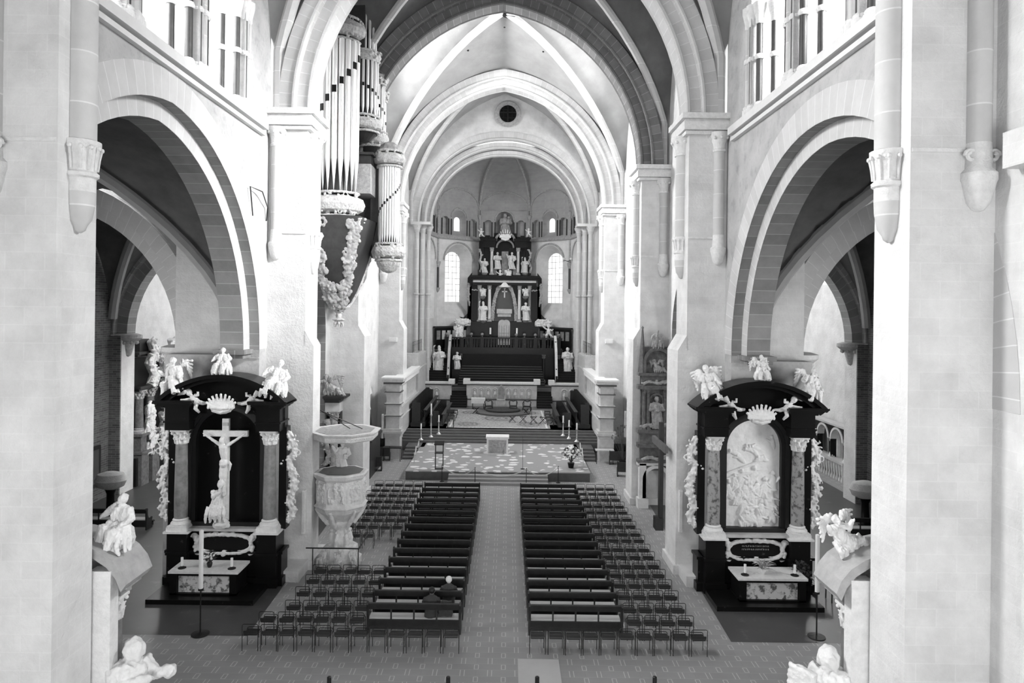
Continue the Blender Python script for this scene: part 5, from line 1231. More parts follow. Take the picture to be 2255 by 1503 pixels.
# ---- lecterns, microphone, rope barrier
def lectern(px, py1, zf, H, lb):
    p = at(px, py1, 1); Y = (CH-zf)/(CH-p.z); x = at(px, py1, Y).x
    t = thing('lectern', lb, 'lectern', (x, Y, zf)); b = B()
    for sx in (-1, 1):
        for sy in (-1, 1): b2 = B(); b2.box(sx*.23-.015,sx*.23+.015,sy*.15-.015,sy*.15+.015,0,H); finish('leg', b2, M_metal, t)
    b.box(-.26,.26,-.2,.2,H*.62,H*.66); b.box(-.24,.24,-.16,.16,.02,.05); finish('shelf', b, M_metal, t)
    b = B(); b.box(-.3,.3,-.22,.24,0,.04, Matrix.Translation((0,0,H)) @ Matrix.Rotation(.35, 4, 'X')); finish('book_rest', b, M_black, t)
lectern(967, 1032, .56, 1.55, 'open black frame lectern at the near left of the platform'); lectern(992, 942, 1.27, 1.25, 'open black frame lectern on the choir carpet at left')
p = at(1151, 1032, 1); Y = (CH-.56)/(CH-p.z); t = thing('microphone_stand', 'thin black microphone stand right of the altar block', 'microphone stand', (at(1151,1032,Y).x, Y, .56))
b = B(); b.lathe([(.14,0),(.14,.02),(.01,.03)], n=12); finish('base', b, M_metal, t); b = B(); b.tube([(0,0,0),(0,0,1.7),(-.05,.1,2.0)], .01, 6); finish('pole', b, M_metal, t)
p = at(1176, 934, 1); Y = (CH-1.28)/(CH-p.z); t = thing('microphone_stand', 'thin black microphone stand among the folding stools', 'microphone stand', (at(1170,934,Y).x, Y, 1.28))
b = B(); b.lathe([(.14,0),(.14,.02),(.01,.03)], n=12); finish('base', b, M_metal, t); b = B(); b.tube([(0,0,0),(0,0,1.3),(0,.05,1.5)], .01, 6); finish('pole', b, M_metal, t)
xs = [at(px, 1050, 40.0).x for px in (971, 1046, 1159, 1231)]
for i, x in enumerate(xs):
    t = thing('rope_post', 'slim dark rope barrier post before the platform, %s from left' % ord_[i], 'post', (x, 40.0 if i in (1,2) else 40.6, 0), 0, 'rope barrier posts before the platform')
    b = B(); b.lathe([(.02,0),(.02,.95),(.035,.97),(.0,1.02)], n=8); finish('pole', b, M_metal, t); b = B(); b.lathe([(.14,0),(.14,.02),(.02,.04)], n=12); finish('base', b, M_metal, t)
for i in range(3):
    a_, c_ = Vector((xs[i], 40.0 if i in (1,2) else 40.6, .93)), Vector((xs[i+1], 40.0 if i+1 in (1,2) else 40.6, .93)); b = B()
    b.tube([a_.lerp(c_, k/16)+Vector((0,0,-.42*(1-(2*k/16-1)**2))) for k in range(17)], .025, 6)
    tag(finish('barrier_rope', b, M_marble, smooth=True), 'pale rope hanging between %s posts before the platform' % ['the two left', 'the two middle', 'the two right'][i], 'rope')
for s, px, nm in ((-1, 862, 'left'), (1, 1333, 'right')):
    t = thing('side_table', 'small dark bench table in front of the %s choir pillar' % nm, 'table', (at(px, 1000, 45.6).x, 46.0, 0)); b = B(); b.box(-.62,.62,-.3,.3,.86,.92); finish('table_top', b, M_marble if s > 0 else M_wood, t)
    for sx in (-1, 1):
        for sy in (-1, 1): b = B(); b.box(sx*.56-.02,sx*.56+.02,sy*.25-.02,sy*.25+.02,0,.86); finish('leg', b, M_metal, t)
    t = thing('side_rope', 'light handrail with rope at the %s side steps of the platform' % nm, 'railing', (AX+s*6.0, 46, 0)); b = B()
    for k, (dx, dy) in enumerate(((-.7*1, -3.2), (-.55, -1.2), (-.5, .6))):
        b2 = B(); b2.tube([(s*-dx*-1, dy, 0), (s*-dx*-1, dy, 1.25)], .025, 6); finish('post', b2, M_marble, t)
    b.tube([(s*-.7,-3.2,1.2),(s*-.62,-2.2,.9),(s*-.55,-1.2,1.22),(s*-.52,-.3,.95),(s*-.5,.6,1.22)], .03, 6); finish('rope', b, M_marble, t)
# ================================================================ choir screens, stalls, thrones
for s, nm in ((-1, 'left'), (1, 'right')):
    f = lambda h: AX+s*h; X = lambda a, c: sorted((f(a), f(c)))
    t = thing('choir_pillar', 'pale banded marble end pillar of the %s choir screen' % nm, 'pillar', (f(7.3), 47.0, 0))
    b = B(); w_ = .5
    for z0, z1, e in ((0,.9,.0),(.9,1.55,.0),(1.55,1.75,.06),(1.75,1.9,.16),(1.9,2.05,.1),(2.05,2.9,-.04),(2.9,2.98,.06),(2.98,3.7,-.04),(3.7,3.78,.06),(3.78,4.35,-.06),(4.35,4.55,.0),(4.55,5.1,-.04),(5.1,5.25,.1),(5.25,5.45,.22)):
        b.box(-w_-e, w_+e, -w_-e, w_+e, z0, z1)
    finish('shaft', b, M_marble, t); b = B()
    for z in (2.9, 3.7, 4.52): b.box(-w_-.07, w_+.07, -w_-.07, w_+.07, z+.0, z+.05)
    b.box(-w_-.13, w_+.13, -w_-.13, w_+.13, 5.1, 5.22); finish('dark_band', b, M_darkfloor, t)
    b = B(); b.box(-w_-.28, w_+.28, -w_-.28, w_+.28, 5.45, 5.56); finish('cap', b, M_white, t)
    t = thing('choir_screen', 'pale marble %s choir screen with a row of slender balusters' % nm, 'screen', (f(7.2), 52, 0))
    b = B(); b.box(-.2,.2,-4.5,5.6,1.2,3.1); b.box(-.28,.28,-4.5,5.6,3.1,3.3); b.box(-.3,.3,-4.5,5.6,2.5,2.56); finish('base_wall', b, M_marble, t); b = B(); b.box(*sorted((s*.14, s*.2)), -4.5, 5.6, 3.3, 4.85); finish('dark_backing', b, M_darkfloor, t)
    b = B(); b.box(-.36,.36,-4.5,5.6,5.2,5.42); b.box(-.26,.26,-4.5,5.6,4.85,5.2); finish('top_rail', b, M_white, t)
    bm = B(); bm.lathe([(.09,0),(.09,.06),(.045,.12),(.065,.5),(.045,1.2),(.09,1.45),(.1,1.56)], n=8); o0 = finish('baluster', bm, M_marble, t, (0,-4.3,3.3), smooth=True)
    for k in range(1, 24): inst('baluster', o0.data, t, (0, -4.3+.42*k, 3.3))
    t = thing('gallery_parapet', 'pale stepped marble parapet with iron rail above the far %s choir screen' % nm, 'parapet', (f(7.55), 60, 0))
    b = B(); b.box(-.4,.4,-2.4,4.0,1.2,6.1); b.box(-.5,.5,-2.5,4.0,6.1,6.3); b.box(-.5,.5,-2.5,4.0,5.0,5.12); b.box(-.55,.55,-2.7,-1.7,1.2,6.45); finish('wall', b, M_marble, t)
    b = B(); b.tube([(0,-2.2,7.4),(0,3.8,7.4)], .02, 5); b.tube([(0,-2.2,7.1),(0,3.8,7.1)], .015, 5)
    for k in range(9): b.tube([(0,-2.2+.75*k,6.3),(0,-2.2+.75*k,7.4)], .015, 5)
    finish('iron_rail', b, M_metal, t)
    # choir stalls: two rows each a thing, with seats as parts
    for row, (h0, y0, y1, zz, n, lb) in enumerate(((6.45, 52.2, 61.0, 1.56, 13, 'back'), (5.1, 52.6, 59.5, 1.27, 9, 'front'))):
        L_ = y1-y0; t = thing('choir_stalls', 'dark oak %s row of stalls before the %s choir screen' % (lb, nm), 'choir stalls', (f(h0), y0, zz))
        xx = lambda a, c: sorted((s*a, s*c))
        b = B(); b.box(*xx(.25, .32), 0, L_, 0, 1.5 if row == 0 else .95); b.box(*xx(.18, .34), 0, L_, (1.5 if row == 0 else .95), (1.58 if row == 0 else 1.02)); finish('back_wall', b, M_wood, t)
        b = B(); b.box(*xx(-.32, .34), -.02, .04, 0, 1.5 if row == 0 else 1.1); e_ = finish('end_panel', b, M_wood, t); inst('end_panel', e_.data, t, (0, L_-.02, 0))
        b = B(); b.box(*xx(-.7, .4), -.2, L_+.2, -.3 if row == 0 else -.02, 0); finish('platform', b, M_wood, t)
        b = B(); P = [(.25,0),(-.28,0),(-.25,.3),(-.3,.42),(-.2,.6),(.0,.66),(.0,1.3),(.0,1.66),(.3,1.66)] if row == 0 else [(.25,0),(-.25,0),(-.25,.4),(-.28,.55),(.0,.62),(.25,.9)]
        b.prism([(s*x, z) for x, z in P], -.025, .025, lambda a, z, d: (a, d, z)); o0 = finish('seat_divider', b, M_wood, t, (0, 0.02, 0))
        for k in range(1, n+1): inst('seat_divider', o0.data, t, (0, L_*k/n, 0))
        b = B(); b.box(*xx(-.2, .22), .05, L_/n-.05, .42, .46); o1 = finish('seat', b, M_wood, t)
        for k in range(1, n): inst('seat', o1.data, t, (0, L_*k/n, 0))
        b = B(); bx = -.62; b.box(*xx(bx-.04, bx), 0, L_, 0, .92) if row == 0 else b.box(*xx(bx-.04, bx), 0, L_, 0, .8); b.box(*xx(bx-.2, bx+.08), 0, L_, .9 if row == 0 else .8, .95 if row == 0 else .85); finish('reading_desk', b, M_wood, t)
    b = B()
    for k in range(4): 
        t = thing('kneeling_stool', 'small dark stool in front of the %s stalls, %s from near' % (nm, ord_[k]), 'stool', (f(3.9), 53.2+1.5*k, 1.27), 0, 'small stools before the stalls'); b = B(); b.box(-.25,.25,-.2,.2,.4,.45); finish('seat', b, M_wood, t)
        b = B(); 
        for a_, c_ in ((-1,-1),(1,-1),(-1,1),(1,1)): b = B(); b.box(a_*.22-.02,a_*.22+.02,c_*.17-.02,c_*.17+.02,0,.4); finish('leg', b, M_wood, t)
    # marble relief wall beside stairs
    w0, w1 = ((910, 995) if s < 0 else (1214, 1290)); xa, xb = at(w0, 850, 64).x, at(w1, 850, 64).x
    t = thing('relief_parapet', 'short pale marble parapet with arched reliefs, %s of the sanctuary stairs' % nm, 'parapet', ((xa+xb)/2, 63.9, 1.26)); hw = (xb-xa)/2
    b = B(); b.box(-hw,hw,-.25,.25,0,2.0); finish('wall', b, M_marble, t); b = B(); b.box(-hw-.05,hw+.05,-.35,.35,2.0,2.18)
    e = hw if s < 0 else -hw; b.box(e-.28,e+.28,-.45,.45,2.0,2.42); finish('coping', b, M_white, t); b = B(); b.box(-hw,hw,-.28,-.2,1.86,2.0); b.box(-hw,hw,-.28,-.2,.45,.55); finish('dark_band', b, M_darkfloor, t)
    for k in range(3):
        b = B(); order(b, lambda a, d, z: (a, d, z), 0, .22, .22, 1.35, .08, -.34, -.2, zf=.6, n=10); b.tube([(0,-.26,.6),(0,-.3,1.0),(0,-.28,1.3)], [.14,.15,.06], 8); b.ball((0,-.3,1.4), .09, 8, 6)
        inst('arched_relief', sculpt(b, .03, M_marble, .01), t, ((k-1)*.72+.5*(-s)*-1*.6, 0, 0))
    # side stairs to the sanctuary (dark carpet)
    xa, xb = (at(993, 870, 64).x, at(1030, 870, 64).x) if s < 0 else (at(1181, 870, 64).x, at(1215, 870, 64).x)
    b = B()
    for k in range(9): b.box(xa, xb, 62.2+.3*k, 65.2, 1.26, 1.26+.19*(k+1))
    struct('floor_sanctuary_steps', b, M_stair)
    # dark ramped stairs up to the high altar
    b = B()
    for k in range(16): b.box(*X(5.35, 7.5), 66.0+.3*k, 71.2, 2.9, 2.9+.21*(k+1))
    struct('floor_high_steps', b, M_stair)
    t = thing('stair_handrail', 'pale curved stone handrail of the %s stair to the high altar' % nm, 'handrail', (f(5.3), 66, 2.9)); b = B()
    R = []
    for y, z in ((.6,.4),(.9,1.2),(1.6,3.2),(2.6,4.35),(3.4,4.75)): R.append([(-.13,y,z-.22),(.13,y,z-.22),(.13,y,z),(-.13,y,z)])
    b.rings(R); finish('rail', b, M_white if s > 0 else M_marble, t)
    b = B(); b.box(-.09,.09,.5,.9,0,.9); b.box(-.09,.09,2.4,3.4,0,4.2); b.box(-.06,.06,1.0,2.5,0,1.6); finish('support', b, M_blackw, t)
    # panelled gallery screen left and right of the high altar
    t = thing('panelled_screen', 'dark marble screen with pale panels, %s of the high altar' % nm, 'screen', (0,0,0))
    A_, D_ = Vector((f(6.8), 68.4, 6.2)), Vector((f(3.9), 71.6, 6.2)); d = (D_-A_); Ln = d.length; rz = math.atan2(d.y, d.x)
    b = B(); b.box(0, Ln, -.1, .1, 0, 2.1); o = finish('panel_wall', b, M_black, t, A_); o.rotation_euler.z = rz
    b = B(); b.box(-.1, Ln, -.2, .2, 2.1, 2.28); q = finish('cornice', b, M_blackw, t, A_); q.rotation_euler.z = rz
    for k in range(6):
        b = B(); ph_ = Ln/6; b.box(k*ph_+.12, (k+1)*ph_-.12, -.14*s*-1*-1, .14*s, 1.0, 1.85) if False else b.box(k*ph_+.12, (k+1)*ph_-.12, -.13, .13, .95, 1.85); q = finish('inset_panel', b, M_marble if s < 0 and k not in (0,) else M_vein, t, A_); q.rotation_euler.z = rz
    # sanctuary statues
sp = [(967, 816, 68.0, 3.4, 'left stair, the larger', 'bishop', 2.35, M_white), (1006, 812, 68.6, 3.5, 'between dark columns left of the black steps', 'saint_crossed', 1.7, M_white), (1249, 817, 68.0, 3.4, 'right stair', 'saint_crossed', 2.35, M_white)]
for px, py, Y, zz, w_, kk, H, m_ in sp:
    p = at(px, py, Y); b = B(); b.box(p.x-.45, p.x+.45, Y-.4, Y+.4, 2.9, p.z); tag(finish('statue_plinth', b, M_black), 'black plinth under the white statue by the %s' % w_, 'plinth')
    tag(inst('sanctuary_statue', fig(kk, m_), loc=(p.x, Y, p.z), sc=H), 'white standing statue by the %s' % w_, 'statue')
# central relief wall
xa, xb = at(1028, 850, 63.9).x, at(1182, 850, 63.9).x; xc = (xa+xb)/2; hw = (xb-xa)/2
t = thing('relief_wall', 'long pale marble wall of arched reliefs behind the throne', 'relief wall', (xc, 63.7, 1.26)); b = B(); b.box(-hw,hw,-.3,.3,0,2.05); finish('wall', b, M_marble, t)
b = B(); b.box(-hw-.05,hw+.05,-.4,.4,2.05,2.22); 
for s in (-1, 1): b.box(s*hw-.3,s*hw+.3,-.5,.5,2.05,2.5)
finish('coping', b, M_white, t); b = B(); b.box(-hw,hw,-.33,-.25,1.93,2.05); b.box(-hw,hw,-.33,-.25,.55,.68); finish('dark_band', b, M_darkfloor, t)
b = B(); order(b, lambda a, d, z: (a, d, z), 0, .2, .2, 1.45, .07, -.36, -.25, zf=.75, n=10); b.tube([(0,-.3,.75),(0,-.34,1.1),(0,-.3,1.4)], [.13,.15,.06], 8); b.ball((0,-.33,1.5), .08, 8, 6); rm = sculpt(b, .028, M_marble, .01)
for k in range(9): inst('arched_relief', rm, t, (-hw+.75+.625*k*(2*hw-1.5)/5.0, 0, 0))
# throne dais, throne, armchairs, stools
t = thing('throne_dais', 'round two-step grey dais under the throne', 'dais', (at(1108, 895, 60).x, 59.2, 1.29)); b = B(); b.lathe([(2.35,0),(2.35,.14)], n=36, sy=.9); finish('lower_step', b, M_step, t); b = B(); b.lathe([(1.5,.14),(1.5,.28)], n=36, sy=.9, c=(0,.3,0)); finish('upper_step', b, M_carpet, t)
def armchair(name, lb, x, y, z, sc_, rz, big=False):
    t = thing(name, lb, 'chair', (x, y, z), rz, None if big else 'dark scroll armchairs around the throne')
    b = B(); b.box(-.3,.3,-.27,.27,.42,.5); finish('seat', b, M_wood if not big else M_grey_st, t)
    if big:
        b = B(); P = [(-.3,.5),(-.3,1.35),(-.2,1.5),(0,1.62),(.2,1.5),(.3,1.35),(.3,.5)]; b.prism(P, .22, .3, lambda a, q, d: (a, d, q)); finish('backrest', b, M_grey_st, t); b = B(); b.prism([(x_*.75, .55+(z_-.5)*.85) for x_, z_ in P], .19, .22, lambda a, q, d: (a, d, q)); finish('back_cushion', b, M_vein, t)
    else:
        b = B(); b.tube([(-.34,-.2,.72),(-.36,.1,.78),(-.25,.28,.92),(0,.32,.84),(.25,.28,.92),(.36,.1,.78),(.34,-.2,.72)], .04, 7); finish('backrest', b, M_wood, t)
    for s in (-1, 1):
        b = B(); b.tube([(s*.3,-.25,.42),(s*.36,-.3,.2),(s*.3,-.28,0)], .035, 6); b.tube([(s*.3,-.25,.45),(s*.33,-.24,.72)], .03, 6); finish('leg', b, M_wood if not big else M_marble, t)
        b = B(); b.tube([(s*.3,.25,.42),(s*.36,.3,.2),(s*.3,.28,0)], .035, 6); b.tube([(s*.3,.25,.45),(s*.3,.28,.85)], .03, 6); finish('leg', b, M_wood if not big else M_marble, t)
    t.scale = (sc_,)*3; return t
def chpos(px, py, zf): p = at(px, py, 1); Y = (CH-zf)/(CH-p.z); return at(px, py, Y).x, Y
x, y = chpos(1103, 893, 1.57); armchair('bishop_throne', 'throne with rounded high back on the round dais', x, y, 1.57, 1.15, 0, True)
for i, (px, py) in enumerate(((1076, 905), (1130, 905), (1160, 906))): x, y = chpos(px, py, 1.29); armchair('scroll_armchair', 'dark curved armchair %s' % ['left of the throne', 'right of the throne', 'second right of the throne'][i], x, y, 1.29, 1.0, .15*(1-i))
def xstool(px, py, lb, grp='folding stools on the choir carpet'):
    x, y = chpos(px, py, 1.29); t = thing('folding_stool', lb, 'stool', (x, y, 1.29), rnd.uniform(-.3, .3), grp)
    for s in (-1, 1):
        b = B(); b.tube([(-.26,s*.17,0),(.24,s*.17,.52)], .022, 6); finish('crossed_leg', b, M_metal, t); b = B(); b.tube([(.26,s*.17,0),(-.24,s*.17,.52)], .022, 6); finish('crossed_leg', b, M_metal, t)
    b = B(); b.rings([[(-.24,yy,.52),(-.1,yy,.47),(.1,yy,.47),(.24,yy,.52),(.24,yy,.54),(.1,yy,.49),(-.1,yy,.49),(-.24,yy,.54)] for yy in (-.19,.19)]); finish('leather_seat', b, M_leather, t)
for i, (px, py) in enumerate(((1128, 929), (1152, 930), (1175, 931), (1196, 932), (1220, 932))): xstool(px, py, 'black crossed-leg stool on the carpet, %s from the left' % ord_[i])
for i, (px, py) in enumerate(((1048, 910), (1158, 912))): xstool(px, py, 'dark crossed-leg stool beside the dais at %s' % ['left', 'right'][i], 'stools beside the dais')
t = thing('credence_table', 'small cloth-covered table left of the throne', 'table', (at(1053, 893, 61.5).x, 61.6, 1.29)); b = B(); b.box(-.62,.62,-.3,.3,.9,.96); finish('table_top', b, M_white, t); b = B(); b.box(-.62,.62,-.31,.31,.5,.9); finish('cloth', b, M_white, t)
for sx in (-1, 1): b = B(); b.box(sx*.5-.03,sx*.5+.03,-.2,.2,0,.5); finish('leg', b, M_wood, t)
# ================================================================ central black stair, columns, balustrade, high altar
xa, xb = at(1008, 845, 66).x, at(1200, 845, 66).x; b = B()
for k in range(8): b.box(xa+.03*k, xb-.03*k, 65.9+.32*k, 69.4, 2.9, 2.9+.21*(k+1))
struct('floor_central_steps', b, M_stair)
b = B()
for k in range(8): b.box(xa+.03*k, xb-.03*k, 65.88+.32*k, 65.92+.32*k, 2.86+.21*(k+1), 2.9+.21*(k+1))
struct('trim_21', b, M_step)
b = B(); b.box(xa+.25, xb-.25, 68.6, 69.6, 4.5, 5.75); struct('wall_reliquary_front', b, M_stair)
b = B(); b.box(AX-5.7, AX+6.0, 69.9, 70.3, 2.9, 6.0); b.box(AX-7.2, AX+7.2, 70.3, 73.4, 2.9, 6.2); struct('floor_high_altar', b, M_black)
b = B(); b.box(AX-5.9, AX+6.1, 69.0, 70.5, 6.0, 6.25); b.box(AX-5.8, AX+6.0, 69.15, 70.5, 5.7, 6.0); struct('trim_22', b, M_black)
cm = None
for i, px in enumerate((984, 1018, 1038, 1060, 1078, 1137, 1155, 1177, 1197, 1230)):
    p = at(px, 800, 69.3); t = thing('dark_column', 'dark marble column under the high balustrade, %s from left' % ord_[i], 'column', (p.x, 69.3, 2.9), 0, 'dark columns under the high balustrade')
    column(t, 0, 0, 0, 2.8, .16, M_darkshaft, M_vein, .4)
bl = thing('high_balustrade', 'dark marble balustrade before the high altar with globe finials', 'balustrade', (AX, 69.2, 6.25)); b = B(); b.box(-5.8,6.0,-.15,.15,1.02,1.16); b.box(-5.8,6.0,-.13,.13,0,.14); finish('rails', b, M_black, bl)
bm = B(); bm.lathe([(.07,.14),(.09,.3),(.04,.5),(.06,.8),(.08,1.02)], n=8); o0 = finish('baluster', bm, M_darkshaft, bl, (-5.5,0,0), smooth=True)
for k in range(1, 40): inst('baluster', o0.data, bl, (-5.5+.288*k, 0, 0))
for i, px in enumerate((984, 1018, 1038, 1062, 1137, 1155, 1179, 1198, 1231)):
    p = at(px, 738, 69.2); b = B(); b.box(-.18,.18,-.18,.18,0,1.2); q = finish('post', b, M_black, bl, (p.x-AX, 0, 0)); b = B(); b.lathe([(.06,0),(.04,.06),(.02,.08)], n=8); b.ball((0,0,.24), .17, 10, 8); finish('globe', b, M_vein, q, (0,0,1.2), smooth=True)
for i, (px, kk) in enumerate(((1009, 'angel_seated'), (1208, 'putto'))):
    p = at(px, 742, 69.0); tag(inst('balustrade_angel', fig(kk, M_white), loc=(p.x, 69.2, 7.4 if kk != 'putto' else 7.5), sc=1.3), 'white carved angel on the high balustrade at %s' % ['left', 'right'][i], 'statue')
# ---- retable of the high altar
def RP(px, py, Y=71.6): p = at(px, py, Y); return (p.x-AX-.1, p.z-6.25)
ra = thing('high_altar_retable', 'towering black marble high altar with white statues and a dark arched opening', 'high altar', (AX+.1, 71.6, 6.25))
S_ = 71.6/F
def Z(py): return RP(1110, py)[1]
def Hh(px): return abs(RP(px, 650)[0]-RP(1111, 650)[0])
b = B(); b.box(-3.55,3.55,0,.9,0,Z(708)); b.box(-3.7,3.7,-.1,.9,Z(708)-.12,Z(708)); b.box(-1.1,1.1,-.2,.1,0,1.2); finish('base', b, M_black, ra)
b = B(); b.box(-3.4,3.4,.45,.9,Z(708),Z(615)); b.box(-2.2,2.2,.5,.9,Z(605),Z(520)); b.box(-3.9,-3.4,.3,.8,Z(708),Z(630)); b.box(3.4,3.9,.3,.8,Z(708),Z(630)); finish('back_body', b, M_black, ra)
for s in (-1, 1):
    for h in (Hh(1056), Hh(1078)) if True else ():
        column(ra, s*h, -.05, Z(708), Z(628), .17, M_vein if h > 2 else M_white, M_grey_st, .45)
    for h in (Hh(1082),): column(ra, s*h, .15, Z(605), Z(545), .17, M_marble, M_grey_st, .4)
    b = B(); P = [(s*3.45,Z(600)),(s*3.9,Z(612)),(s*3.95,Z(640)),(s*3.7,Z(660)),(s*3.85,Z(690)),(s*4.3,Z(700)),(s*4.9,Z(697)),(s*5.3,Z(706)),(s*3.5,Z(716))]; b.prism(P, .3, .7, lambda a, q, d: (a, d, q)); finish('volute', b, M_black, ra)
    b = B(); b.tube([(s*3.75,.2,Z(625)),(s*3.85,.2,Z(650)),(s*3.65,.2,Z(675))], [.12,.16,.06], 8)
    for k in range(8): b.ball((s*3.8+.12*math.sin(k*2),.15,Z(625)-.28*k), .12, 6, 5)
    inst('volute_garland', sculpt(b, .045, M_grey_st, .02), ra)
b = B()
for (za, zb, e) in ((Z(628),Z(622),0),(Z(617),Z(612),.15),(Z(612),Z(607),.3)): b.box(-3.35-e,3.35+e,-.35-e,.9,za,zb)
finish('lower_cornice', b, M_black, ra); b = B(); b.box(-3.3,3.3,-.38,.9,Z(622),Z(617)); finish('frieze', b, M_marble, ra)
b = B(); b.box(-2.4,-1.1,-.1,.9,Z(545),Z(540)); b.box(1.1,2.4,-.1,.9,Z(545),Z(540)); b.box(-2.3,-1.0,-.05,.9,Z(540),Z(530)); b.box(1.0,2.3,-.05,.9,Z(540),Z(530)); b.box(-2.6,-.9,-.2,.9,Z(530),Z(525)); b.box(.9,2.6,-.2,.9,Z(530),Z(525)); b.box(-2.7,-1.6,.1,.9,Z(525),Z(518)); b.box(1.6,2.7,.1,.9,Z(525),Z(518)); b.box(-1.2,1.2,.5,.9,Z(525),Z(512))
for s in (-1, 1): b.box(*sorted((s*2.2, s*2.75)), .3, .9, Z(605), Z(530))
finish('upper_cornice', b, M_black, ra); b = B(); b.tube([(x, .1, z) for x, z in arc(0, 1.0, Z(530), .75, 14)], .14, 8); b.tube([(x, .2, z) for x, z in arc(0, .9, Z(545), .8, 14)], .1, 8); finish('upper_arch', b, M_vein, ra, smooth=True)
b = B(); b.box(-1.35,-.85,.2,.9,Z(605),Z(590)); b.box(.85,1.35,.2,.9,Z(605),Z(590)); finish('upper_pedestals', b, M_vein, ra)
# central arched opening with relic lantern
b = B(); P = [(-1.45,Z(707)),(-1.4,Z(680)),(-1.2,Z(655)),(-.85,Z(632)),(-.45,Z(622)),(.45,Z(622)),(.85,Z(632)),(1.2,Z(655)),(1.4,Z(680)),(1.45,Z(707))]; Q = [(x*.72, (z-Z(707))*.86+Z(707)) for x, z in P]; ring(b, lambda a, d, z: (a, d, z), Q, P, .0, .5); r = random.Random(2)
for k in range(120):
    i = r.randrange(len(P)-1); q = r.random(); x = (P[i][0]*(1-q)+P[i+1][0]*q)*r.uniform(.74,.98); z = (P[i][1]*(1-q)+P[i+1][1]*q); z = Z(707)+(z-Z(707))*r.uniform(.88,.98); b.ball((x,-.03,z), r.uniform(.04,.1), 6, 5, 1, .5)
inst('rocaille_frame', sculpt(b, .045, M_grey_st, .03, 8), ra)
b = B(); b.prism(Q, .35, .45, lambda a, q, d: (a, d, q)); finish('opening_backing', b, M_darkfloor, ra)
b = B(); b.lathe([(.62,0),(.55,.25),(.42,.5),(.22,.68),(.02,.74)], (0,-.1,Z(632)), 18, 1, .6); finish('white_canopy', b, M_white, ra, smooth=True)
b = B(); b.box(-.06,.06,.25,.3,Z(655),Z(635)); b.box(-.28,.28,.25,.3,Z(643),Z(640)); b.ball((0,.2,Z(634)), .12, 8, 6); finish('small_cross', b, M_white, ra)
b = B(); b.box(-.8,.8,.0,.3,Z(690),Z(680)); b.box(-.7,.7,.1,.3,Z(697),Z(690)); finish('relic_shelf', b, M_marble, ra)
b = B(); n_ = len(b.v); P = [(-.62,.3)]+[(x, z) for x, z in arc(0,.62,Z(712),.35,10)]+[(.62,.3)]; b.prism(P, -.3,-.2, lambda a, q, d: (a, d, q)); tbn = finish('tabernacle', b, M_marble, ra); b = B()
for k in range(5): b.box(-.5+.25*k-.02,-.5+.25*k+.02,-.34,-.3,.4,Z(716))
for k in range(4): b.box(-.55,.55,-.33,-.3,.45+.35*k,.5+.35*k)
finish('lattice', b, M_vein, tbn)
# statues of the retable
hs = [('high_altar_statue','bishop',1064,705,1.85,'lower left niche, holding a staff'),('high_altar_statue','saint_crossed',1157,705,1.85,'lower right niche'),
      ('high_altar_statue','saint_raised',1067,600,1.5,'upper left corner, arm raised'),('high_altar_statue','bishop',1156,600,1.5,'upper right corner'),
      ('high_altar_statue','saint_crossed',1095,592,1.75,'upper centre at left'),('high_altar_statue','saint_raised',1127,592,1.75,'upper centre at right'),
      ('high_altar_angel','angel_seated',1063,652,.9,'above the lower left statue'),('high_altar_angel','angel_seated',1157,652,.9,'above the lower right statue'),
      ('high_altar_angel','putto',1101,617,.95,'on the lower cornice at left'),('high_altar_angel','angel_seated',1119,612,1.0,'on the lower cornice at right'),
      ('high_altar_angel','putto',1059,522,.8,'on top at the left corner'),('high_altar_angel','putto',1164,522,.8,'on top at the right corner')]
for nm_, kk, px, py, H, lb in hs:
    p = at(px, py, 71.3); y = 71.25 if py > 640 else 71.5
    tag(inst(nm_, fig(kk, M_white if py > 610 or kk == 'putto' else M_marble), loc=(p.x, y, p.z+(.15 if kk == 'putto' else 0)), sc=H), 'pale carved figure on the high altar, %s' % lb, 'statue')
    if py > 640 or py == 600: b = B(); b.lathe([(.05,-.35),(.25,-.2),(.32,0)], (p.x-AX-.1, y-71.6, p.z-6.25), 10); finish('console', b, M_vein, ra)
b = B(); b.box(-.35,.35,.2,.5,Z(605),Z(553)); finish('dark_niche_figure_back', b, M_vein, ra)
for s in (-1, 1): inst('side_garland', foliage([(0,0),(.15,.6),(-.05,1.2),(.1,1.9),(-.1,2.5)], .34, M_grey_st, 9+s, .045, 26), ra, (s*2.6, .3, Z(600)))
for s in (-1, 1):
    for k, (x, z, sc_) in enumerate(((2.4, Z(612), .8), (1.75, Z(541), .6), (3.1, Z(640), .5), (1.75, Z(700), .45), (2.5, Z(521), .6))): inst('cornice_carving', foliage([(-.6,0),(-.2,.2),(.2,.05),(.6,.25)], .4, M_grey_st, 50+k, .045, 20), ra, (s*x, -.1 if k in (0,3) else .1, z), sc=(s*sc_, sc_, sc_))
inst('crown_shell', shell_crown(1.35, .8, M_white), ra, (0, .1, Z(522)))
p = at(1113, 512, 73.2); tag(inst('niche_madonna', fig('madonna', M_grey_st), loc=(p.x, 73.75, 18.0), sc=2.55), 'stone group of mother and child in the niche above the high altar', 'statue')
for i, px in enumerate((1080, 1138)):
    p = at(px, 737, 69.6); t = thing('altar_candlestick', 'candle in a dark holder on the high balustrade, %s one' % ['left', 'right'][i], 'candle', (p.x, 69.2, 7.42)); b = B(); b.lathe([(.12,0),(.05,.1),(.1,.3),(.05,.35)], n=10); finish('holder', b, M_black, t); b = B(); b.lathe([(.09,.3),(.09,.95),(.01,.97)], n=10); finish('candle', b, M_wax, t)
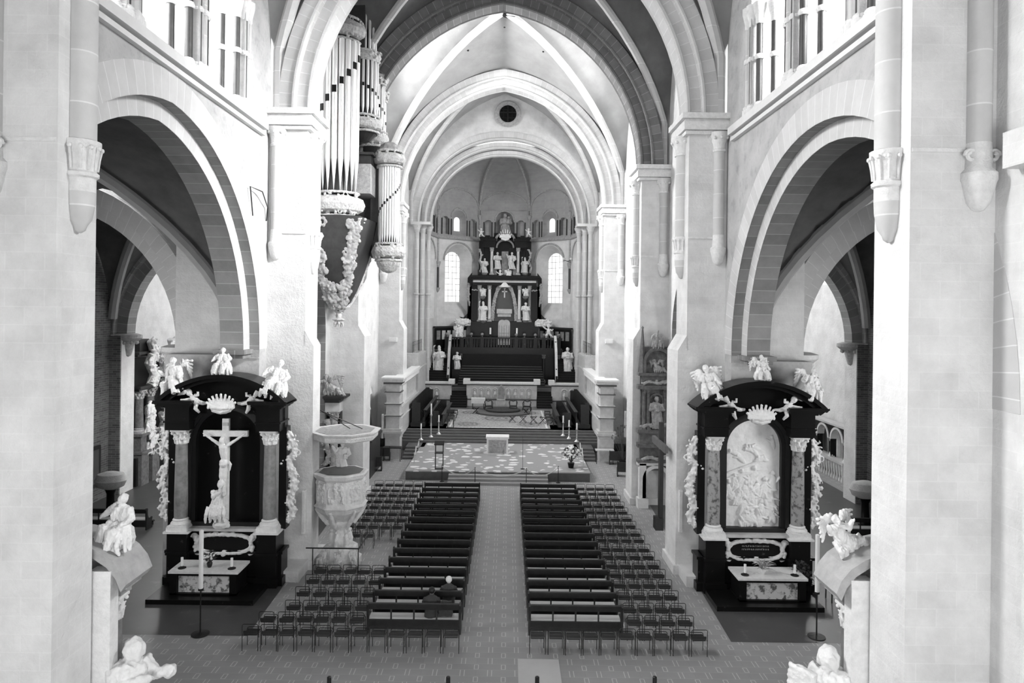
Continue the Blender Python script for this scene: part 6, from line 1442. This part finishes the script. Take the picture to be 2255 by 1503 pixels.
for s, px, nm in ((-1, 1018, 'left'), (1, 1196, 'right')):
    p = at(px, 713, 70.5); r = random.Random(7+s); b = B(); b.lathe([(.1,0),(1.0,.1),(1.05,.6),(.7,.95)], n=12, sy=.4)
    for k in range(30): b.tube([(r.uniform(-1,1),-.3,r.uniform(.1,1)),(r.uniform(-1,1),-.4,r.uniform(.1,.9))], .09, 5)
    tag(inst('trophy_carving', sculpt(b, .05, M_white, .05, 6), loc=(p.x, 70.6, 8.45), sc=.85), 'white tangled carving standing on the %s panelled screen' % nm, 'carving')
# ================================================================ smaller things around the nave and aisles
# dark framed wooden cross on the right pier
t = thing('wooden_cross', 'tall dark wooden cross on the inner face of the right pier', 'cross', (0, 0, 0))
Y = 28.9; p0, p1 = at(1481, 1138, Y), at(1481, 930, Y); xw = AX+7.12
b = B(); b.box(xw-.18, xw-.02, Y-.14, Y+.14, p0.z, p1.z); finish('upright', b, M_wood, t)
z = at(1481, 975, Y).z; b = B(); b.box(xw-.3, xw-.16, Y-1.5, Y+.9, z-.13, z+.15); finish('crossbeam', b, mat('worn_beam', .10, .7, .04, 4), t)
b = B(); b.box(xw-.35, xw-.02, Y-.25, Y+.25, p0.z-.5, p0.z); finish('foot_block', b, M_wood, t)
# wall monument on the third right pier
f = lambda h: AX+h
x0, x1 = 7.0, 8.75; t = thing('wall_monument', 'tiered dark grey stone wall monument with niche figure and obelisks, right side', 'monument', (0, 0, 0)); Y = 36.1
MG = mat('weathered_monument_stone', .13, .8, .10, 5, .8, 12)
b = B()
for z0, z1, e in ((2.35,2.5,.1),(3.15,3.35,.12),(3.35,3.9,.0),(3.9,4.1,.14),(6.2,6.4,.14),(6.4,6.9,-.05),(6.9,7.05,.12)): b.box(x0-e, x1+e, Y-.35-e, Y, z0, z1)
b.box(x0+.05, x1-.05, Y-.15, Y, 1.9, 8.4); finish('tiers', b, MG, t)
b = B(); order(b, lambda s, d, z: (7.9+s, Y-.4+d, z), 0, .55, .55, 1.5, .18, 0, .35, zf=.0, n=14); b.box(x0-.1, x1+.1, Y-.4, Y, 2.2, 2.4); finish('lower_arch', b, M_plaster, t)
b = B(); b.box(x0+.0, x0+.35, Y-.4, Y, 0, 2.3); b.box(x0-.1, x0+.45, Y-.55, Y, 0, .5); finish('support_pier', b, M_plaster, t)
b = B(); order(b, lambda s, d, z: (7.9+s, Y-.42+d, z), 0, .62, .62, 7.6, .16, 0, .4, zf=7.0, n=14); finish('upper_arch', b, MG, t)
for h in (7.2, 7.42, 8.3, 8.55): column(t, h, Y-.35, 4.1, 6.2, .09, MG, MG, .3)
b = B(); order(b, lambda s, d, z: (7.86+s, Y-.3+d, z), 0, .3, .3, 5.6, .08, 0, .2, zf=4.15, n=12); finish('niche', b, MG, t)
inst('niche_figure', fig('saint_crossed', M_grey_st), t, (7.86, Y-.32, 4.15), (0,0,0), 1.65)
inst('upper_figure', fig('reclining_scroll', M_grey_st), t, (7.9, Y-.3, 7.15), (0,0,0), .8); inst('top_figure', fig('figure_seated', M_grey_st), t, (7.9, Y-.2, 8.4), (0,0,0), .9)
b = B(); b.lathe([(.22,0),(.04,2.3),(.07,2.35),(.01,2.45)], (7.1, Y-.25, 7.05), 4); finish('obelisk', b, MG, t)
for z, sd in ((4.2, 1), (2.5, 2), (6.45, 3)): inst('carved_ornament', foliage([(0,0),(.3,.15),(.8,.05),(1.4,.2)], .3, M_grey_st, sd, .035, 22), t, (7.1, Y-.42, z))
b = B(); b.box(8.75, 9.15, Y-.3, Y+.1, 7.0, 9.6); b.box(8.68, 9.2, Y-.36, Y+.1, 9.6, 9.75); b.box(8.68, 9.2, Y-.36, Y+.1, 6.9, 7.02); t = thing('wall_console', 'small grey carved canopy console high beside the right wall monument', 'console', (0,0,0)); finish('shaft', b, M_grey_st, t)
inst('finial', foliage([(0,0),(.1,.25),(0,.5)], .3, M_grey_st, 4, .03, 14), t, (8.95, Y-.2, 9.8))
# pier altar on the third left pier
t = thing('pier_altar', 'baroque altar with dark cornice and reclining figures behind the left pier', 'altar', (0,0,0)); Y = 35.9
b = B()
for z0, z1, e in ((5.35,5.5,.0),(5.5,5.6,.15),(5.6,5.72,.35)): b.box(f(-8.95), f(-8.2)+e, Y-.7-e, Y+.3, z0, z1)
finish('cornice', b, M_blackw, t); b = B(); b.box(f(-8.95), f(-8.2), Y-.55, Y+.3, 4.85, 5.35); finish('frieze', b, M_marble, t)
b = B(); b.box(f(-8.95), f(-8.25), Y-.2, Y+.3, 0, 4.9); finish('back_panel', b, M_black, t); column(t, f(-8.5), Y-.4, 1.2, 4.9, .2, M_grey_st, M_grey_st, .45); b = B(); b.box(f(-8.95), f(-8.15), Y-.8, Y, 0, 1.2); finish('pedestal', b, M_grey_st, t)
inst('reclining_figure', fig('reclining_scroll', M_grey_st), t, (f(-8.7), Y-.4, 5.8), (0,0,0), 1.3); inst('side_carving', foliage([(0,0),(.2,.6),(0,1.2),(.2,1.9),(.1,2.4)], .4, M_grey_st, 12, .035, 34), t, (f(-8.9), Y-.5, 2.1))
# sculpture with dark slab on left wall
Y = 44.6; t = thing('wall_sculpture', 'pale hanging figure before a leaning dark slab on the left wall', 'sculpture', (0,0,0))
b = B(); b.prism([(-9.0,2.3),(-8.3,2.3),(-8.55,4.5),(-8.75,5.3)], Y-.15, Y+.0, lambda a, z, d: (f(a), d, z)); finish('dark_slab', b, M_blackw, t)
inst('figure', fig('saint_raised', M_carved), t, (f(-8.75), Y-.35, 3.7), (0,0,0), 1.8); inst('lower_carving', foliage([(0,0),(.1,.5),(-.05,1.0)], .3, M_grey_st, 15, .03, 16), t, (f(-8.95), Y-.3, 2.5))
t = thing('dark_cabinet', 'dark carved cabinet against the left wall behind the pulpit canopy', 'cabinet', (f(-8.3), 42.6, 0)); b = B(); b.box(-.6,.6,-1.6,1.6,0,2.2); finish('body', b, M_wood, t); b = B(); b.box(-.65,.7,-1.75,1.75,2.2,2.35); finish('cornice', b, M_wood, t)
inst('crest', foliage([(-.9,0),(-.4,.15),(.2,.05),(.8,.2)], .35, M_wood, 18, .04, 20), t, (0, -1.0, 2.45))
# side pews
def pew(x, y, rz, lb, grp):
    t = thing('side_pew', lb, 'bench', (x, y, 0), rz, grp)
    b = B(); b.box(-.75,.75,-.2,.22,.43,.48); finish('seat', b, M_marble, t); b = B(); b.box(-.75,.75,-.26,-.2,.3,.9); finish('backrest', b, M_wood, t)
    for s in (-1, 1): b = B(); P = [(-.28,0),(.28,0),(.28,.3),(.2,.5),(.0,.55),(-.18,.6),(-.2,.95),(-.3,.95)]; b.prism(P, s*.75-.03, s*.75+.03, lambda a, z, d: (d, a, z)); finish('end_panel', b, M_wood, t)
for i, (px, py) in enumerate(((797, 1035), (815, 1012), (832, 990))):
    p = at(px, py, 1); Y = CH/(CH-p.z); pew(-8.6, Y, .1, 'dark pew with pale seat by the left wall before the choir, %s from near' % ord_[i], 'side pews by the left wall')
for i, (px, py) in enumerate(((1392, 1048), (1380, 1022), (1366, 1003))):
    p = at(px, py, 1); Y = CH/(CH-p.z); pew(7.7, Y, -.1, 'dark pew with pale seat by the right wall before the choir, %s from near' % ord_[i], 'side pews by the right wall')
# notice board, plant, pole, small boxes
x = f(8.98); t = thing('notice_board', 'dark lettered notice board on the right wall beside the choir pillar', 'notice board', (0,0,0)); b = B(); b.box(x-.06, x, 45.0, 47.9, 1.9, 3.7); finish('board', b, M_blackw, t); b = B()
r = random.Random(6)
for k in range(11): b.box(x-.07, x-.06, 45.3, 45.3+r.uniform(1.2, 2.3), 2.05+.14*k, 2.09+.14*k)
finish('text_lines', b, M_vein, t)
bush('bare_shrub', 'twiggy potted shrub by the right wall near the choir pillar', (f(8.1), 44.6, 0), .8, 2.0, M_green, 40, 8, potr=.28, poth=.5, base=.5)
p = at(1394, 1080, 1); Y = CH/(CH-p.z); t = thing('banner_pole', 'slender pale pole standing free before the right wall monument', 'pole', (at(1394,1080,Y).x, Y, 0)); b = B(); b.tube([(0,0,0),(0,0,2.9)], .025, 6); finish('pole', b, M_marble, t); b = B(); b.lathe([(.16,0),(.16,.03),(.03,.05)], n=12); finish('base', b, M_metal, t)
for s, px, py in ((-1, 866, 747), (1, 1341, 751)):
    p = at(px, py, 49.9); b = B(); b.box(p.x-.28, p.x+.28, 49.75, 50.0, p.z-.16, p.z+.16); b.box(p.x-.24, p.x+.24, 49.73, 49.75, p.z-.12, p.z+.12); tag(finish('wall_box', b, M_white), 'small white box fixed on the %s choir pier' % ['left', 'right'][s > 0], 'box')
p = at(1250, 572, 69.0); t = thing('twin_lamp', 'small lamp with two round globes on the apse wall right of the high altar', 'lamp', (p.x, 69.2, p.z)); b = B(); b.tube([(-.35,0,0),(0,0,-.12),(.35,0,0)], .03, 6); b.tube([(0,0,-.1),(.15,.9,-.1)], .03, 6); finish('bracket', b, M_metal, t)
for s in (-1, 1): b = B(); b.ball((s*.35,0,.12), .14, 12, 8); finish('globe', b, M_white, t, smooth=True)
t = thing('wall_bracket', 'thin bent metal bracket on the wall above the left arcade', 'bracket', (0,0,0)); b = B(); A_ = AX-8.98; b.tube([(A_+.05, 25.0, 13.6),(A_+.1, 24.6, 14.6),(A_+.25, 25.4, 14.55),(A_+.1, 26.4, 14.1),(A_+.02, 26.5, 13.6)], .025, 6); finish('rod', b, M_metal, t)
# aisle furniture
for s, nm in ((-1, 'left'), (1, 'right')):
    fs = lambda h: AX+s*h
    o = dup(proto, loc=(fs(17.4), 31.2, 0), rz=0, label='dark oak bench standing alone in the %s aisle' % nm); o['group'] = 'single aisle benches'
    t = thing('stone_basin', 'rounded pale stone basin on a dark foot against the %s aisle wall' % nm, 'basin', (fs(18.75 if s < 0 else 17.95), 33.2, 0)); b = B(); b.lathe([(.3,0),(.34,.1),(.2,.25),(.18,1.1),(.3,1.4)], n=14); finish('foot', b, M_black, t, smooth=True); b = B(); b.lathe([(.2,1.3),(.5,1.45),(.62,1.75),(.5,2.05),(.2,2.15)], n=28, sx=1.2); finish('bowl', b, M_carved, t, smooth=True)
t = thing('framed_panel', 'grey framed panel hung low on the left aisle wall', 'picture', (0,0,0)); x = f(-20.98); b = B(); b.box(x, x+.1, 33.2, 35.95, .75, 2.9); finish('frame', b, M_blackw, t); b = B(); b.box(x+.1, x+.12, 33.4, 35.75, .95, 2.7); finish('panel', b, M_darkfloor, t)
# baroque altar in the left chapel
t = thing('chapel_altar', 'tall baroque altar with dark columns and white carving in the left chapel', 'altar', (f(-20.6), 41.5, 0))
b = B(); b.box(-.8, .2, -3.0, 3.0, 0, 1.6); b.box(-.8, -.3, -2.8, 2.8, 1.6, 7.2); finish('body', b, M_blackw, t)
b = B()
for z0, z1, e in ((5.35,5.5,.1),(5.5,5.65,.3),(7.3,7.45,.1),(7.45,7.6,.3)): b.box(-.8, .1+e, -2.7-e, 2.7+e, z0, z1) if z0 < 7 else b.box(-.8, -.1+e, -2.5-e, -.9+e, z0, z1)
finish('cornices', b, M_wood, t)
for y in (-2.4, -1.2, 1.2, 2.4):
    b = B(); b.box(-.4,.4,y-.4,y+.4,0,1.9); b.box(-.5,.5,y-.5,y+.5,1.8,1.95); b.box(-.45,.45,y-.45,y+.45,2.8,2.95); b.box(-.3,.3,y-.3,y+.3,1.9,2.8); finish('pedestal', b, MG, t)
    column(t, 0, y, 2.95, 5.4, .24, MG, M_grey_st, .5)
for k, (y, z, sd) in enumerate(((-1.8, 1.8, 31), (-.2, 1.2, 32), (.8, 5.6, 33), (-1.6, 5.6, 34), (1.8, 2.0, 35), (0, 3.2, 36))):
    o = inst('white_carving', foliage([(0,0),(.4,.6),(-.2,1.3),(.3,2.0),(.0,2.6)], .8, M_white, sd, .045, 40), t, (.2, y, z), (0,0,PI/2), 1)
for y, z, kk in ((-1.8, 3.0, 'saint_crossed'), (-.3, 6.0, 'angel_seated'), (1.8, 5.8, 'angel_seated')): inst('statue', fig(kk, M_white), t, (.3, y, z), (0,0,PI/2), 1.7)
b = B(); b.box(-.5,.0,-2.4,-1.4,7.6,8.3); finish('attic', b, M_blackw, t)
# arcade gallery in the right chapel
x = f(20.9); t = thing('arcade_screen', 'dark marble screen with two pale round arches over balusters, right chapel', 'screen', (x, 43.7, 0)); mp = lambda s, d, z: (d, s, z)
b = B(); panel(b, mp, -2.6, 2.6, 1.25, 3.3, [dict(c=c_, a=.78, h=.78, spr=2.4, sill=1.25, depth=.35, n=14) for c_ in (-1.5, .35)]); panel(b, lambda s, d, z: (d+.35, s, z), -2.6, 2.6, 1.25, 3.3, [dict(c=c_, a=.78, h=.78, spr=2.4, sill=1.25, n=14) for c_ in (-1.5, .35)]); finish('spandrels', b, M_black, t)
for c_ in (-1.5, .35): b = B(); order(b, mp, c_, .70, .70, 2.4, .14, -.06, .4, n=14); finish('arch', b, M_white, t, smooth=30)
b = B(); b.box(-.15,.5,-2.65,2.65,3.3,3.42); b.box(-.2,.5,-2.65,2.65,1.1,1.25); finish('slabs', b, M_marble, t)
for y in (-2.4, -.58, 1.25): column(t, .1, y, 1.25, 2.45, .1, M_darkshaft, M_white, .25)
bm = B(); bm.lathe([(.1,0),(.11,.1),(.06,.3),(.1,.7),(.11,1.1)], n=8); o0 = finish('baluster', bm, M_white, t, (0.05,-2.5,0), smooth=True)
for k in range(1, 16): inst('baluster', o0.data, t, (0.05, -2.5+.333*k, 0))
b = B(); b.box(.12,.2,-2.6,2.6,0,1.1); finish('dark_backing', b, M_black, t)
